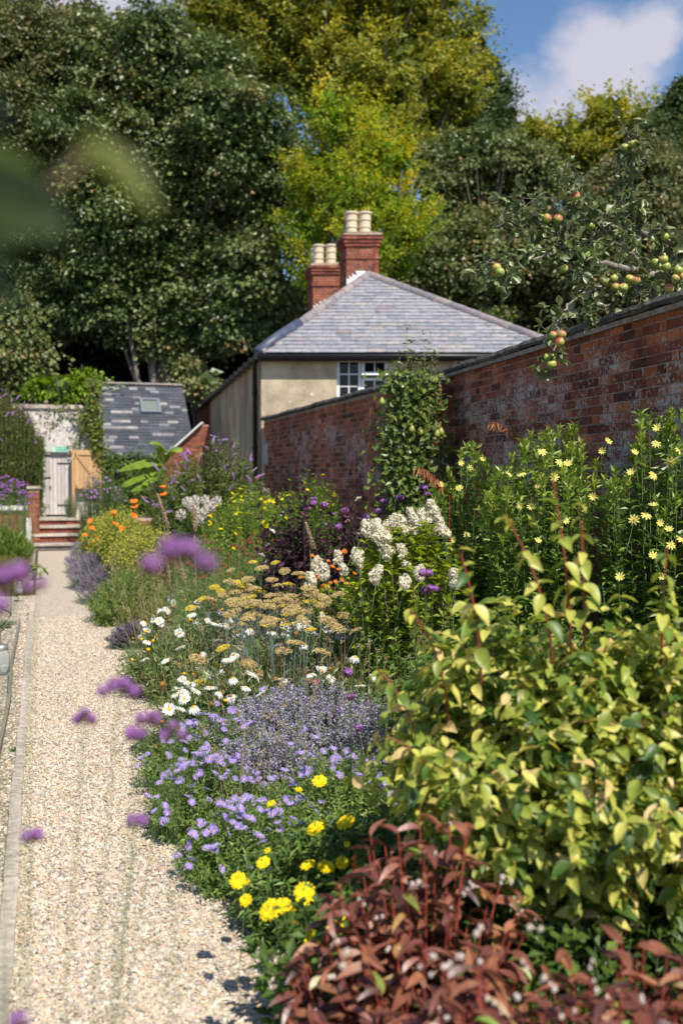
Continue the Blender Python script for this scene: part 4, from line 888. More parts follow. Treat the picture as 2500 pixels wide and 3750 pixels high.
M['nepeta'] = leafmat('nepeta_flower', [(0, (.28, .20, .42)), (.5, (.52, .42, .68)), (1, (.74, .64, .86))], .6, .3, .2, 1.1)
M['yellow'] = leafmat('yellow_petal', [(0, (.78, .50, .005)), (.5, (.86, .66, .008)), (1, (.90, .80, .03))], .5, .25, .2, 1.0)
M['pale_yellow'] = leafmat('pale_yellow_petal', [(0, (.80, .70, .10)), (1, (.90, .84, .32))], .5, .3, .2, 1.0)
M['orange'] = leafmat('orange_petal', [(0, (.70, .12, .01)), (1, (.88, .30, .04))], .5, .3, .2, 1.0)
M['verbena'] = leafmat('verbena_flower', [(0, (.16, .04, .12)), (.35, (.34, .12, .42)), (.7, (.50, .22, .62)), (1, (.64, .36, .74))], .6, .35, .2, 1.1)
M['verbena_dark'] = leafmat('verbena_calyx', [(0, (.05, .02, .02)), (1, (.16, .04, .07))], .7, 0, .2)
M['cream'] = leafmat('cream_floret', [(0, (.62, .54, .38)), (.5, (.82, .76, .60)), (1, (.90, .86, .74))], .6, .3, .2, 1.0)
M['umbel'] = leafmat('umbel', [(0, (.28, .19, .08)), (.5, (.46, .34, .15)), (.8, (.56, .44, .19)), (1, (.66, .54, .22))], .8, .15, .2)
M['purple_leaf'] = leafmat('dark_purple_leaf', [(0, (.022, .009, .018)), (.5, (.06, .022, .042)), (.85, (.13, .038, .055)), (1, (.22, .06, .07))], .35, .15, .5)
M['buddleja'] = leafmat('buddleja_flower', [(0, (.34, .14, .40)), (.6, (.52, .27, .60)), (1, (.66, .42, .72))], .7, .2, .2)
M['bud_brown'] = leafmat('spent_flower', [(0, (.13, .05, .03)), (1, (.30, .13, .06))], .9, .1, .2)
# flower meshes ------------------------------------------------
def rayflower(name, n, r, w_, disc, mats, droop=.15, rows=2, cup=0., dz=.35):
    mb = MB(); tp = leafN(w_, .06, droop, rows=(0, .35, .75, 1), shape=lambda t: .55 if t <= 0 else (1 if t < .8 else .55))
    for k in range(rows):
        a = np.arange(n) / n * 2 * np.pi + k * np.pi / n + rng.normal(0, .06, n); d = np.stack([np.cos(a), np.sin(a), np.full(n, cup + .12 * k) + rng.normal(0, .08, n)], 1)
        mb.inst(tp, d * [1, 1, 0] * disc * .5, frames(d, UPV + rng.normal(size=(n, 3)) * .12), r * U(.86, 1.05, n) * (1 - .12 * k), U(.2, 1, n))
    me = mb.mesh(name, mats[0]); md = MB(); md.lathe((0, 0, 0), [(disc * .3, -disc * .4), (disc, 0), (disc * .85, disc * dz), (disc * .5, disc * dz * 1.5), (.0001, disc * dz * 1.6)], 10, tint=.6)
    return me, md.mesh(name + '_centre', mats[1], smooth=True)
DAISY = [rayflower('daisy', 15, .036, .28, .0115, (M['petal_white'], M['disc_gold']), dr, 2, cu_) for dr, cu_ in ((.1, .05), (.3, -.1), (.15, .3), (.7, -.3))]
ASTER = [rayflower('aster', 22, .022, .115, .0045, (M['aster_petal'], M['disc_gold']), .05, 2, c_) for c_ in (.05, .35, .7)]
HELI = [rayflower('sunflower', 9, .033, .34, .008, (M['pale_yellow'], M['disc_gold']), dr, 1, c_) for dr, c_ in ((.1, .1), (.25, .0), (.0, .5))]
CALE = [rayflower('marigold', 18, .032, .30, .010, (M['yellow'], M['yellow']), .12, 4, c_) for c_ in (.05, .3)]
HELE = [rayflower('helenium', 9, .018, .6, .009, (M['orange'], M['dead_disc']), .5, 1, -.2)]
def face_dir(n, tilt=.55, toward=.5):
    s = np.array([to_sun[0], to_sun[1], to_sun[2]]); return norm(UPV * .6 + s * toward + rng.normal(size=(n, 3)) * tilt)
def blooms(root, kinds, pos, name, scale=(.85, 1.15), tilt=.5, centre=True, toward=.6, dirs=None):
    n = len(pos); D = face_dir(n, tilt, toward) if dirs is None else dirs; Fm = frames_z(D)
    for i in range(n):
        me, mc = kinds[rng.integers(len(kinds))]; s = U(*scale)
        o = placed(name, me, root, pos[i], Fm[i], s)
        if centre:
            c = bpy.data.objects.new('flower_centre', mc); COL.objects.link(c); c.parent = o
def puffmesh(name, mat, n, r, sz, flat=1.0, tpl=OCT, tint=(0, 1), hemi=False, leaf=False):
    u = norm(rng.normal(size=(n, 3)));
    if hemi: u[:, 2] = np.abs(u[:, 2]) - .15
    mb = MB(); P = u * r * U(.75, 1.05, n)[:, None] * [1, 1, flat]
    mb.inst(tpl, P, frames_z(u), sz * U(.7, 1.3, n), U(*tint, n)); return mb.mesh(name, mat)
def clump(name, label, cat, c, rx, ry, h, n, leaf, group=None, stem=None, K=10, s0=.15, Lf=.05, tpl=L2, ang=55, droop=.25, base=.55, rim=.5, r0=.003, tint=.5, whorl=2, jit=.15, tj=.15, lean=(0, 0), taper=.35, nj=.35, k=.35, up=.62, s1=1., ring=0, ringL=None):
    c = np.asarray(c, float); root = thing(name, label, cat, (c[0], c[1], c[2]), group)
    b, t = dome(c, rx, ry, h, n, base, rim, jit, lean)
    if ring:
        a = U(0, 6.28, ring); rr = U(.75, 1.1, ring); b2 = c + np.stack([np.cos(a) * rx * .7, np.sin(a) * ry * .7, a * 0], 1); t2 = c + np.stack([np.cos(a) * rx * rr, np.sin(a) * ry * rr, U(.05, h * rim, ring)], 1)
        b = np.concatenate([b, b2]); t = np.concatenate([t, t2])
    ml, ms = MB(), MB(); cc = ctrl(b, t, k, up)
    ti = np.clip(tint + rng.normal(0, .08, len(b)), 0, 1)
    stemleaves(ml, b, t, K, s0, s1, Lf, tpl, ang, droop, ti, tj, whorl=whorl, taper=taper, nj=nj, c=cc)
    stemtubes(ms, b, t, r0, r0 * .4, c=cc)
    part('foliage', ml, leaf, root); part('stems', ms, stem or M['stem_green'], root)
    return root, b[:n], t[:n], cc[:n]
def pick(t, n, power=1.0):
    """choose n tips, favouring the high and near ones"""
    wgt = (t[:, 2] - t[:, 2].min() + .05) ** power * (1 + 1.2 * (t @ (-FH) - (t @ (-FH)).min()) / (np.ptp(t @ (-FH)) + 1e-6)); i = rng.choice(len(t), min(n, len(t)), replace=False, p=wgt / wgt.sum()); return i
SM_ = {}
def stalkmesh(mat):
    if mat.name not in SM_: SM_[mat.name] = MB().tubes(np.array([(0, 0, 0), (.6, 0, .5), (0, 0, 1)]), [1.2, 1, .8], 4).mesh('flower_stalk', mat)
    return SM_[mat.name]
def stalks(root, pos, r, mat, ln=.15, sub='flower_stalks'):
    for p in pos[:100]:
        v = norm(np.array([rng.normal(0, .22), rng.normal(0, .22), 1.])); placed('flower_stalk', stalkmesh(mat), root, p - v * ln, frames_z(v[None])[0], (r, r, ln))
# ================================================================ left bed (far)
r_, b, t, c = clump('verbena', 'tall airy mass of purple verbena by the handrail left of the steps', 'verbena', B(35, 21.0), .62, .8, 1.75, 170, M['green'], K=7, Lf=.07, tpl=L2n, r0=.003, s0=.05, s1=.7, base=.8, rim=.75)
VBH = puffmesh('verbena_head', M['verbena'], 60, .032, .009, .55, hemi=True)
for i in pick(t, 90): placed('flower_head', VBH, r_, t[i], None, U(.8, 1.3))
clump('grass_clump', 'green grassy foliage under the far left verbena', 'grass', B(20, 19.8), .5, .5, .7, 420, M['green'], K=3, Lf=.22, tpl=L2n, base=.8, ang=20, tint=.6)
r_, b, t, c = clump('sedum_clump', 'amber and rust foliage below the far left verbena', 'plant', B(30, 18.0), .55, .45, .40, 300, leafmat('amber_leaf', [(0, (.10, .07, .01)), (.5, (.28, .17, .02)), (1, (.42, .26, .04))]), K=6, Lf=.05, tpl=L2n)
clump('hosta', 'pale green broad leaves at the kerb beside the steps', 'plant', B(128, 17.5), .2, .2, .3, 26, M['lime'], K=1, s0=.9, Lf=.16, tpl=LO, ang=70, tint=.15, whorl=1)
clump('sedum_clump', 'low brownish pink sedum edging behind the farther jar lantern', 'plant', B(45, 15.2), .45, .25, .26, 220, M['bud_brown'], K=6, Lf=.035, tpl=L2n, tint=.8)
clump('grass_clump', 'small grey tuft on the pale soil at the left edge', 'grass', B(-10, 11.9), .2, .12, .12, 60, M['grey_leaf'], K=4, Lf=.05, tpl=L2n)
def fluff(root, t, cc, mat, m, sz, ln, sp):
    d = norm(t - cc); n = len(t); s_ = -U(0, ln, (n, m)); P = (t[:, None] + d[:, None] * s_[..., None] + rng.normal(0, sp, (n, m, 3))).reshape(-1, 3); mb = MB(); mb.inst(OCT, P, rots(len(P)), sz * U(.6, 1.3, len(P)), rng.random(len(P))); part('flowers', mb, mat, root, kind='stuff')
def buddleja(label, c, rx, ry, h, n, nf, lean=(0, 0), tint=.45, rim=.35, brown=.25, base=.35):
    root, b, t, cc = clump('buddleja', label, 'shrub', c, rx, ry, h, n, M['green'], stem=M['stem_tan'], K=17, Lf=.14, tpl=leaf2(.3, .1), ang=65, droop=.45, base=base, rim=rim, r0=.004, tint=tint, ring=n // 3, group='purple buddlejas', s0=.15)
    for i in pick(t, nf, 1.3):
        d = norm((t[i] - cc[i]) * [1, 1, .5] + rng.normal(0, .28, 3) * [1, 1, .5] - FH * .1); ln = U(.09, .17); br = rng.random() < brown
        me = BUDB if br else BUDM; placed('flower_spike', me, root, t[i] - d * .02, frames_z((d + [0, 0, -.05])[None])[0], (ln / .2 * .95, ln / .2 * .9, ln / .2))
def spikemesh(name, mat, ln, r, n, sz, bend=.0, tpl=OCT):
    z = U(0, 1, n) ** .8; a = U(0, 6.28, n); rr = r * (1 - z * .75) * U(.6, 1, n); mb = MB()
    P = np.stack([np.cos(a) * rr + bend * ln * z * z, np.sin(a) * rr, z * ln], 1); mb.inst(tpl, P, rots(n), sz * U(.7, 1.3, n), U(0, 1, n)); return mb.mesh(name, mat)
BUDM = spikemesh('flower_spike', M['buddleja'], .2, .028, 130, .011, .25); BUDB = spikemesh('spent_spike', M['bud_brown'], .2, .02, 90, .009, .4)
buddleja('big purple buddleja at the left picture edge half covering the limewashed wall', B(0, 26.0, .73), 1.15, .5, 3.3, 900, 80, tint=.42, rim=.6, base=.9)
# ivy and climbers
def cloudleaf(name, label, cat, pts, mat, L_, n, spread, tpl=L2w, tint=.5, nrm=None, group=None, stemmat=None, wires=None):
    pts = np.asarray(pts, float); c0 = pts.mean(0); mb = MB(); root = thing(name, label, cat, (c0[0], c0[1], pts[:, 2].min()), group)
    i = rng.integers(len(pts), size=n); p = pts[i] + rng.normal(size=(n, 3)) * spread; nn = (nrm if nrm is not None else -FH) + rng.normal(size=(n, 3)) * .45 + UPV * .35
    d = rng.normal(size=(n, 3)) * [1, .5, .8] + [0, 0, -.5]; mb.inst(tpl, p, frames(d, nn), L_ * U(.6, 1.3, n), np.clip(tint + rng.normal(0, .2, n), 0, 1)); part('foliage', mb, mat, root)
    if wires is not None:
        ms = MB()
        for w_ in wires: ms.tubes(np.array(w_), .012, 5)
        part('stems', ms, stemmat or M['bark'], root, smooth=True)
    return root
def seg(px0, py0, px1, py1, d, n=20, w_=0):
    s = np.linspace(0, 1, n); return np.array([at_d(px0 + (px1 - px0) * q, py0 + (py1 - py0) * q, d) for q in s])
dw = Yg / FH[1]
IVY = [(0, (.03, .07, .012)), (.5, (.08, .13, .02)), (.85, (.17, .20, .03)), (1, (.30, .22, .05))]
M['climber'] = leafmat('climber_leaf', IVY, .45, .3, .4)
r_ = cloudleaf('climber', 'yellow green climber hanging down the left verge of the slate roof', 'climber', np.concatenate([seg(340, 1400, 362, 1640, 26.6, 24), seg(332, 1480, 345, 1600, 26.6, 10), seg(352, 1560, 368, 1690, 26.6, 10)]), M['climber'], .10, 1300, (.085, .08, .12), tint=.68, wires=[seg(345, 1700, 338, 1400, 26.7, 6)])
wx = seg(190, 1510, 330, 1540, dw - .3, 14)
r_ = cloudleaf('climbing_rose', 'climbing rose trained across the limewashed wall above the door', 'rose', np.concatenate([seg(160, 1505, 200, 1560, 26.55, 8), seg(225, 1500, 250, 1510, 26.55, 4), seg(280, 1510, 335, 1600, 26.55, 14), seg(300, 1560, 330, 1520, 26.55, 8), seg(285, 1620, 300, 1640, 26.55, 3)]), M['climber'], .085, 520, (.13, .08, .13), tint=.55,
    wires=[seg(300, 1770, 240, 1650, 26.7, 5), seg(240, 1650, 215, 1570, 26.7, 5), seg(240, 1650, 190, 1622, 26.7, 4), seg(285, 1720, 300, 1560, 26.65, 6), seg(215, 1570, 170, 1510, 26.65, 5), seg(300, 1560, 250, 1520, 26.65, 5), seg(300, 1600, 335, 1500, 26.65, 5)])
RO = puffmesh('rose_bloom', leafmat('rose_petal', [(0, (.70, .50, .42)), (1, (.84, .72, .64))]), 40, .05, .032, .8, tpl=L2w)
for (x, y) in ((169, 1472), (181, 1491), (284, 1512)): placed('rose_bloom', RO, r_, at_d(x, y, 26.45))
r_ = cloudleaf('ivy', 'dark green ivy covering the wall under the slate roof eave', 'ivy', np.concatenate([seg(375 + 20 * i, 1690, 375 + 20 * i, 1870, 27.9, 10) for i in range(13)]), M['green'], .10, 5200, (.16, .12, .13), tint=.3)
q = at_d(431, 1738, 27.3)
lt_ = thing('wall_lantern', 'small black wall lantern among the ivy under the outbuilding eave', 'lantern', q)
part('lantern_body', MB().lathe(q + V3(0, 0, -.12), [(.045, 0), (.075, .17), (.07, .175)], 6), M['black_iron'], lt_); part('lantern_roof', MB().lathe(q + V3(0, 0, .055), [(.09, 0), (.03, .07), (.012, .1)], 6), M['black_iron'], lt_)
part('bracket', MB().tubes(np.array([q + V3(0, 0, .14), q + V3(0, .1, .18), q + V3(0, .5, .1)]), .01, 5), M['black_iron'], lt_)
HB = puffmesh('hedge_flower', M['buddleja'], 12, .03, .014, .8)
r_, b, t, c = clump('hebe_hedge', 'rounded dark hedge dotted with purple flowers right of the steps', 'hedge', B(375, 24.6), .62, .5, 1.86, 420, M['green'], K=8, Lf=.07, tpl=L2, rim=.8, base=.8, tint=.25, ring=120)
for i in pick(t, 60): placed('flower_head', HB, r_, t[i] - [0, 0, U(0, .35)] - FH * .12, None, U(.7, 1.2))
clump('grey_shrub', 'small grey green shrub against the foot of the door', 'shrub', np.array([*at_d(262, 1880, 26.0)[:2], .74]), .2, .18, .6, 90, M['grey_leaf'], K=9, Lf=.06, tpl=L2n, rim=.6)
# ================================================================ far right bed
def banana():
    c = B(575, 19.6); root = thing('banana_plant', 'banana plant with big torn arching leaves beside the purple buddleja', 'banana plant', c)
    part('trunk', MB().tubes(np.array([c, c + [0, 0, .8], c + [0, 0, 1.5]]), [.09, .075, .06], 10), M['stem_green'], root, smooth=True)
    bm = leafmat('banana_leaf', [(0, (.10, .17, .02)), (.6, (.20, .30, .035)), (1, (.36, .42, .08))], .35, .4, .4)
    for (x0, y0, x1, y1, x2, y2, w_) in ((600, 1690, 530, 1670, 432, 1725, .36), (600, 1715, 520, 1712, 445, 1785, .34), (600, 1720, 540, 1760, 480, 1800, .3), (600, 1690, 600, 1600, 548, 1622, .30), (610, 1680, 640, 1610, 660, 1655, .3), (600, 1720, 570, 1740, 520, 1775, .25)):
        P = bez(at_d(x0, y0, 19.4)[None], at_d(x1, y1, 19.1)[None], at_d(x2, y2, 18.9)[None], 22)[0]; mb = MB(); T = norm(np.gradient(P, axis=0)); side = norm(np.cross(T, UPV + FH * -.5))
        V = []; Fc = []; 
        for i in range(len(P)):
            s = i / (len(P) - 1); w2 = w_ * math.sin(math.pi * min(1, .12 + s * .88)) ** .6 * .5
            for sg in (-1, 1):
                rip = U(.75, 1.05) if rng.random() < .3 else 1
                V.append(P[i] + side[i] * sg * w2 * rip + V3(0, 0, -.25 * w2 - U(0, .02)))
            V.append(P[i])
        for i in range(len(P) - 1):
            a = i * 3
            for sg in (0, 1):
                if rng.random() < .1: continue
                Fc.append([a + sg, a + 3 + sg, a + 5, a + 2])
        mb.add(V, Fc, np.repeat(np.clip(U(.3, .7) + rng.normal(0, .15, len(P)), 0, 1), 3)); mb.tubes(P, np.linspace(.018, .005, 22), 5, tint=1); part('leaf', mb, bm, root)
banana()
buddleja('wide purple buddleja before the stained cottage side wall', B(790, 16.6), 1.0, .8, 2.45, 420, 62, tint=.42, rim=.5, base=.5)
# tall leading buddleja sprays are stems of the same kind, more open
buddleja('open arching buddleja stems leaning over toward the raked brick wall', B(640, 17.4), .55, .6, 2.2, 110, 22, tint=.55, rim=.6, brown=.35)
gf = leafmat('goldenrod_flower', [(0, (.13, .17, .03)), (.5, (.32, .34, .05)), (1, (.58, .50, .08))], .8, .2, .2)
r_, b, t, c = clump('solidago', 'yellow green goldenrod mass beside the steps end of the border', 'plant', B(430, 17.0), .62, 1.3, 1.25, 380, M['lime'], K=12, Lf=.075, tpl=L2n, rim=.65, base=.75, tint=.55, group='goldenrod clumps'); fluff(r_, t, c, gf, 15, .015, .28, .05)
r_, b, t, c = clump('solidago', 'yellow green goldenrod mass in front of the banana plant', 'plant', B(540, 14.6), .62, 1.0, 1.05, 420, leafmat('gold_leaf', [(0, (.09, .10, .02)), (.5, (.25, .23, .04)), (1, (.42, .36, .06))]), K=12, Lf=.06, tpl=L2n, rim=.65, base=.75, tint=.5, group='goldenrod clumps'); fluff(r_, t, c, gf, 15, .015, .28, .05)
KN = rayflower('orange_bloom', 7, .05, .6, .012, (M['orange'], M['orange']), .2, 3, .5)
def orangeplant(label, pts, d, base):
    root = thing('orange_lily', label, 'flower', base); ms = MB(); ml = MB()
    for (x, y) in pts:
        p = at_d(x, y, d); bb = base + V3(U(-.15, .15), U(-.15, .15), 0); stemtubes(ms, bb[None], p[None], .006, .004); stemleaves(ml, bb[None], p[None], 6, .0, .5, .35, LB, 30, .2, .5, whorl=1)
        o = placed('flower_head', KN[0], root, p, frames_z(face_dir(1, .4, 1.))[0], U(.9, 1.25)); cx_ = bpy.data.objects.new('flower_centre', KN[1]); COL.objects.link(cx_); cx_.parent = o
    part('stems', ms, M['stem_green'], root); part('foliage', ml, M['green'], root)
orangeplant('orange flowered plant nearest the steps at the gravel edge', [(313, 1961), (315, 2006), (358, 1975), (352, 1985), (336, 1935), (331, 1910)], 16.4, B(345, 16.6))
orangeplant('orange flowers standing above the middle of the goldenrod', [(415, 1878), (419, 1890), (491, 1838), (494, 1855), (490, 1890), (422, 1920), (448, 1935)], 15.6, B(455, 15.9))
orangeplant('pair of orange blooms in front of the purple buddleja', [(597, 1785), (600, 1812)], 15.5, B(600, 15.8))
def lavender(label, c, rx, ry, h, n, tint, grp='lavender mounds along the path'):
    root, b, t, cc = clump('lavender', label, 'lavender', c, rx, ry, h, n, M['grey_leaf'], stem=M['stem_glauc'], K=8, Lf=.03, tpl=L2n, rim=.35, base=.4, tint=.4, r0=.0015, s1=.7, group=grp, ring=n // 4)
    d = norm(t - cc); mb = MB(); m = 9; s = np.linspace(-.11, .0, m)
    P = (t[:, None] + d[:, None] * s[None, :, None] + rng.normal(0, .004, (n, m, 3))).reshape(-1, 3); mb.inst(OCT, P, rots(len(P)), .0085, np.clip(tint + rng.normal(0, .2, len(P)), 0, 1)); part('flowers', mb, M['lav'], root, kind='stuff')
M['lav'] = leafmat('lavender_flower', [(0, (.13, .10, .11)), (.5, (.27, .22, .29)), (1, (.44, .38, .50))], .7, .2, .2)
lavender('faded lavender mound by the path just this side of the steps', B(300, 18.8), .35, .6, .62, 330, .55)
lavender('grey mauve lavender mound below the orange flowers', B(335, 16.2), .42, .6, .62, 380, .5)
lavender('browned lavender mound bulging furthest into the gravel path', B(375, 14.4), .42, .5, .55, 380, .3)
lavender('small silver grey lavender at the gravel edge before the daisies', B(485, 10.6), .3, .28, .3, 300, .1)
r_, b, t, c = clump('phlox', 'green mixed stems with brown seed heads behind the daisies', 'plant', B(850, 10.8), .75, .8, 1.18, 420, M['green'], K=11, Lf=.055, tpl=L2n, rim=.75, base=.85, tint=.55)
SEED = puffmesh('seed_head', M['bud_brown'], 10, .014, .008)
for i in pick(t, 80, 2): placed('seed_head', SEED, r_, t[i], None, U(.8, 1.4))
r_, b, t, c = clump('phlox', 'white flowered phlox below the purple buddleja', 'phlox', B(722, 13.6), .38, .3, 1.35, 90, M['green'], K=10, Lf=.09, tpl=L2, rim=.8, base=.8)
PH = puffmesh('phlox_head', leafmat('phlox_petal', [(0, (.78, .68, .62)), (1, (.90, .85, .80))], .5, .3, .2, 1.0), 130, .10, .030, .95, tpl=L2w)
for (x, y) in ((687, 1838), (714, 1833), (752, 1828), (763, 1845), (700, 1856), (716, 1866), (752, 1866), (664, 1884), (741, 1884), (732, 1905), (795, 1836), (772, 1862)): placed('flower_head', PH, r_, at_d(x, y, 13.3), None, U(.55, .85))
r_, b, t, c = clump('loosestrife', 'lime green bush with small yellow flowers under the cottage downpipe', 'shrub', B(940, 12.2), .78, .6, 1.68, 700, M['lime'], K=15, Lf=.062, tpl=L2, rim=.6, base=.6, tint=.35, ring=60)
SY = rayflower('small_yellow', 5, .022, .8, .005, (M['yellow'], M['disc_gold']), .1, 1, .3)
blooms(r_, [SY], t[pick(t, 75)] + rng.normal(0, .03, (75, 3)) * [1, 1, .5], 'flower', (.9, 1.4), centre=False)
r_, b, t, c = clump('loosestrife', 'taller fresh green bush with few yellow flowers against the lower wall', 'shrub', B(1130, 11.8), .5, .4, 1.82, 420, M['lime'], K=14, Lf=.075, tpl=L2, rim=.7, base=.6, tint=.12)
blooms(r_, [SY], t[pick(t, 22)], 'flower', (1, 1.4), centre=False)
clump('hellebore', 'green filler foliage between seed heads and dark purple shrub', 'plant', B(980, 9.9), .6, .5, .95, 300, M['green'], K=9, Lf=.06, tpl=L2, tint=.6, rim=.8, base=.8)
clump('hellebore', 'green leafy plants in the shade behind the white hydrangea', 'plant', B(1480, 9.4), .9, .6, 1.05, 380, M['green'], K=9, Lf=.08, tpl=L2, tint=.3, rim=.8, base=.8)
clump('hellebore', 'leafy green herb clump bulging to the gravel behind the silver lavender', 'plant', B(480, 12.5), .55, .75, .72, 520, M['green'], K=9, Lf=.075, tpl=L2n, tint=.72, rim=.35, base=.6, ring=120)
# ================================================================ pear on the wall
r_ = None
cP = B(1502, 11.2); root = thing('pear_tree', 'slender glossy pear tree trained up the wall where it steps', 'pear tree', cP)
n = 120; b = cP + np.stack([U(-.1, .1, n), U(-.08, .08, n), U(0, 2.2, n)], 1); t = b + np.stack([rng.normal(0, .25, n), rng.normal(-.05, .16, n), U(.2, .8, n)], 1); t[:, 2] = np.minimum(t[:, 2], 3.2)
xs_ = np.array([at_d(1380 + 230 * q, 1740, 11.3)[:2] for q in rng.random(n)]); t[:, 0] = .6 * xs_[:, 0] + .4 * t[:, 0]; t[:, 1] = .5 * xs_[:, 1] + .5 * t[:, 1]
sh = [(1490, 1190), (1465, 1290), (1548, 1215), (1575, 1222), (1520, 1300), (1450, 1330), (1600, 1300), (1505, 1240), (1405, 1360), (1585, 1390), (1540, 1340), (1430, 1420)] + [(U(1440, 1605), U(1290, 1430)) for _ in range(34)]
bt = np.array([at_d(x, y + 330, 11.3) + U(-.06, .06, 3) for x, y in sh]); tt = np.array([at_d(x, y, 11.2) for x, y in sh]); b = np.concatenate([b, bt]); t = np.concatenate([t, tt])
ml, ms = MB(), MB(); cc = (b + t) / 2 + rng.normal(0, .05, b.shape); stemleaves(ml, b, t, 13, .1, 1, .075, leaf2(.55, .12), 60, .25, .55, .2, c=cc, taper=.2); stemtubes(ms, b, t, .006, .002, c=cc)
n = 5200; ww = U(0, 1, n); zz = U(.3, 3.0, n); hw = .37 * np.where(zz > 2.4, .8, 1); p = cP + RT * (rng.normal(0, .52, n) * hw)[:, None] + FH * U(-.25, .15, n)[:, None]; p[:, 2] = zz
ml.inst(leaf2(.55, .12), p, frames(rng.normal(size=(n, 3)) + [0, 0, -.5], -FH + UPV * .5 + rng.normal(size=(n, 3)) * .5), U(.06, .105, n), np.clip(rng.normal(.5, .2, n), 0, 1))
ms.tubes(np.array([cP, cP + [.03, 0, 1.2], cP + [0, 0, 2.6]]), [.04, .03, .012], 7); M['pear_leaf'] = leafmat('pear_leaf', [(0, (.04, .075, .014)), (.5, (.11, .16, .03)), (1, (.26, .29, .07))], .32, .2, .6); part('foliage', ml, M['pear_leaf'], root); part('stems', ms, M['stem_tan'], root)
mp = MB(); mp.lathe((0, 0, 0), [(.0, -.035), (.02, -.033), (.032, -.012), (.028, .012), (.014, .035), (.006, .048), (0, .05)], 12); PE = mp.mesh('pear', leafmat('pear_skin', [(0, (.20, .24, .04)), (1, (.34, .34, .07))], .4, 0, .4), smooth=True)
for (x, y) in ((1538, 1582), (1507, 1572), (1600, 1590), (1614, 1582), (1500, 1550), (1398, 1472)): placed('pear', PE, root, at_d(x, y, 10.95), None, 1.1)
# ================================================================ purple smoke bush
cC = B(1130, 9.2); root = thing('smoke_bush', 'blackish purple leaved smoke bush before the lower brick wall', 'shrub', cC)
tips = [(1095, 1745), (1110, 1800), (1015, 1815), (1060, 1850), (1000, 1900), (960, 1965), (940, 2010), (1090, 1900), (1040, 1960), (1180, 1885), (1215, 1880), (1160, 1930), (1230, 1925), (1120, 1990), (1190, 1990), (1310, 1725), (1300, 1830), (1290, 1900), (1255, 1960), (1330, 1960), (1240, 1890), (1150, 2030), (1080, 2040), (1000, 2020), (1280, 2000), (1340, 2030), (1310, 1990)]
tt = np.array([at_d(x, y, 9.2 + U(-.3, .3)) for x, y in tips]); tt = np.concatenate([tt] + [tt + rng.normal(0, .13, tt.shape) * [1, 1, .6] - [0, 0, .12 + .1 * q_] for q_ in range(5)]); b = cC + (tt - cC) * [.5, .5, 0] ; b[:, 2] = tt[:, 2] * .15
ml, ms = MB(), MB(); cc = ctrl(b, tt, .3, .55); stemleaves(ml, b, tt, 18, .2, 1, .09, leaf2(.62, .1), 60, .15, .45, .2, c=cc, taper=.3); stemtubes(ms, b, tt, .005, .002, c=cc, sides=4)
part('foliage', ml, M['purple_leaf'], root); part('stems', ms, M['bark'], root)
# seed spikes
SPK = spikemesh('seed_spike', plain('seed_spike', (.30, .22, .13), .9, namt=.4), .5, .02, 420, .0085)
def seedspikes(label, pts, d):
    base = B(pts[0][2], d); root = thing('foxglove', label, 'plant', base); ms = MB()
    for (x0, y0, x1, y1) in pts:
        top, low = at_d(x0, y0, d), at_d(x1, y1, d); v = top - low; ln = np.linalg.norm(v); bb = B(x1 + (x1 - x0) * .5, d + .1); stemtubes(ms, bb[None], top[None], .005, .003, c=low[None]); placed('seed_spike', SPK, root, low, frames_z(v[None])[0], (1, 1, ln / .5))
    part('stems', ms, M['stem_tan'], root)
seedspikes('tall pale brown seed spike leaning left above the goldenrod, with a shorter one', [(577, 1808, 618, 1935), (636, 2010, 650, 2100)], 9.6)
seedspikes('thin beige seed spikes in front of the white phlox', [(708, 1850, 716, 1945), (655, 2030, 680, 2140)], 9.4)
seedspikes('orange brown seed spike before the purple smoke bush', [(1119, 1912, 1148, 2010)], 8.2)
# ================================================================ helianthus by the tall wall
rng = np.random.default_rng(77)
M['heli_leaf'] = leafmat('sunflower_leaf', [(0, (.05, .10, .018)), (.4, (.12, .20, .03)), (.75, (.24, .33, .05)), (1, (.38, .42, .08))], .4, .3, .45)
BUD = puffmesh('flower_bud', M['lime'], 26, .014, .012, .9, tpl=L2)
def helianthus(label, c, rx, ry, h, n, fl, tint=.45):
    root, b, t, cc = clump('perennial_sunflower', label, 'flower', c, rx, ry, h, n, M['heli_leaf'], K=17, Lf=.125, tpl=leaf2(.34, .1), ang=58, droop=.3, rim=.74, base=.7, r0=.004, tint=tint, ring=20, group='pale yellow perennial sunflowers', s0=.2, taper=.45, jit=.12, stem=M['stem_green'])
    ml = MB(); stemleaves(ml, cc * .3 + t * .7, t, 5, .6, 1, .07, leaf2(.36, .1), 38, -.1, tint + .3, .15, c=cc * .1 + t * .9, taper=.2); part('young_leaves', ml, M['heli_leaf'], root)
    pos = np.array([at_d(x, y, d) for x, y, d in fl]); blooms(root, HELI, pos, 'flower', (.7, .95), centre=True, dirs=norm(UPV * .45 - FH * .75 + rng.normal(size=(len(pos), 3)) * .32))
    stalks(root, pos, .0018, M['stem_green'], .12)
    for i in pick(t, 30): placed('flower_bud', BUD, root, t[i], None, U(.7, 1.2))
    return root
def H4(x, y): return (1600 + x * .574, 1500 + y * .574)
fl1 = [(*H4(x, y), 7.42) for x, y in ((272, 238), (150, 340), (293, 315), (325, 440), (335, 548), (345, 605), (305, 585), (440, 568), (20, 478), (188, 800), (68, 787), (280, 762), (328, 770), (205, 375), (108, 830), (350, 775), (140, 500))]
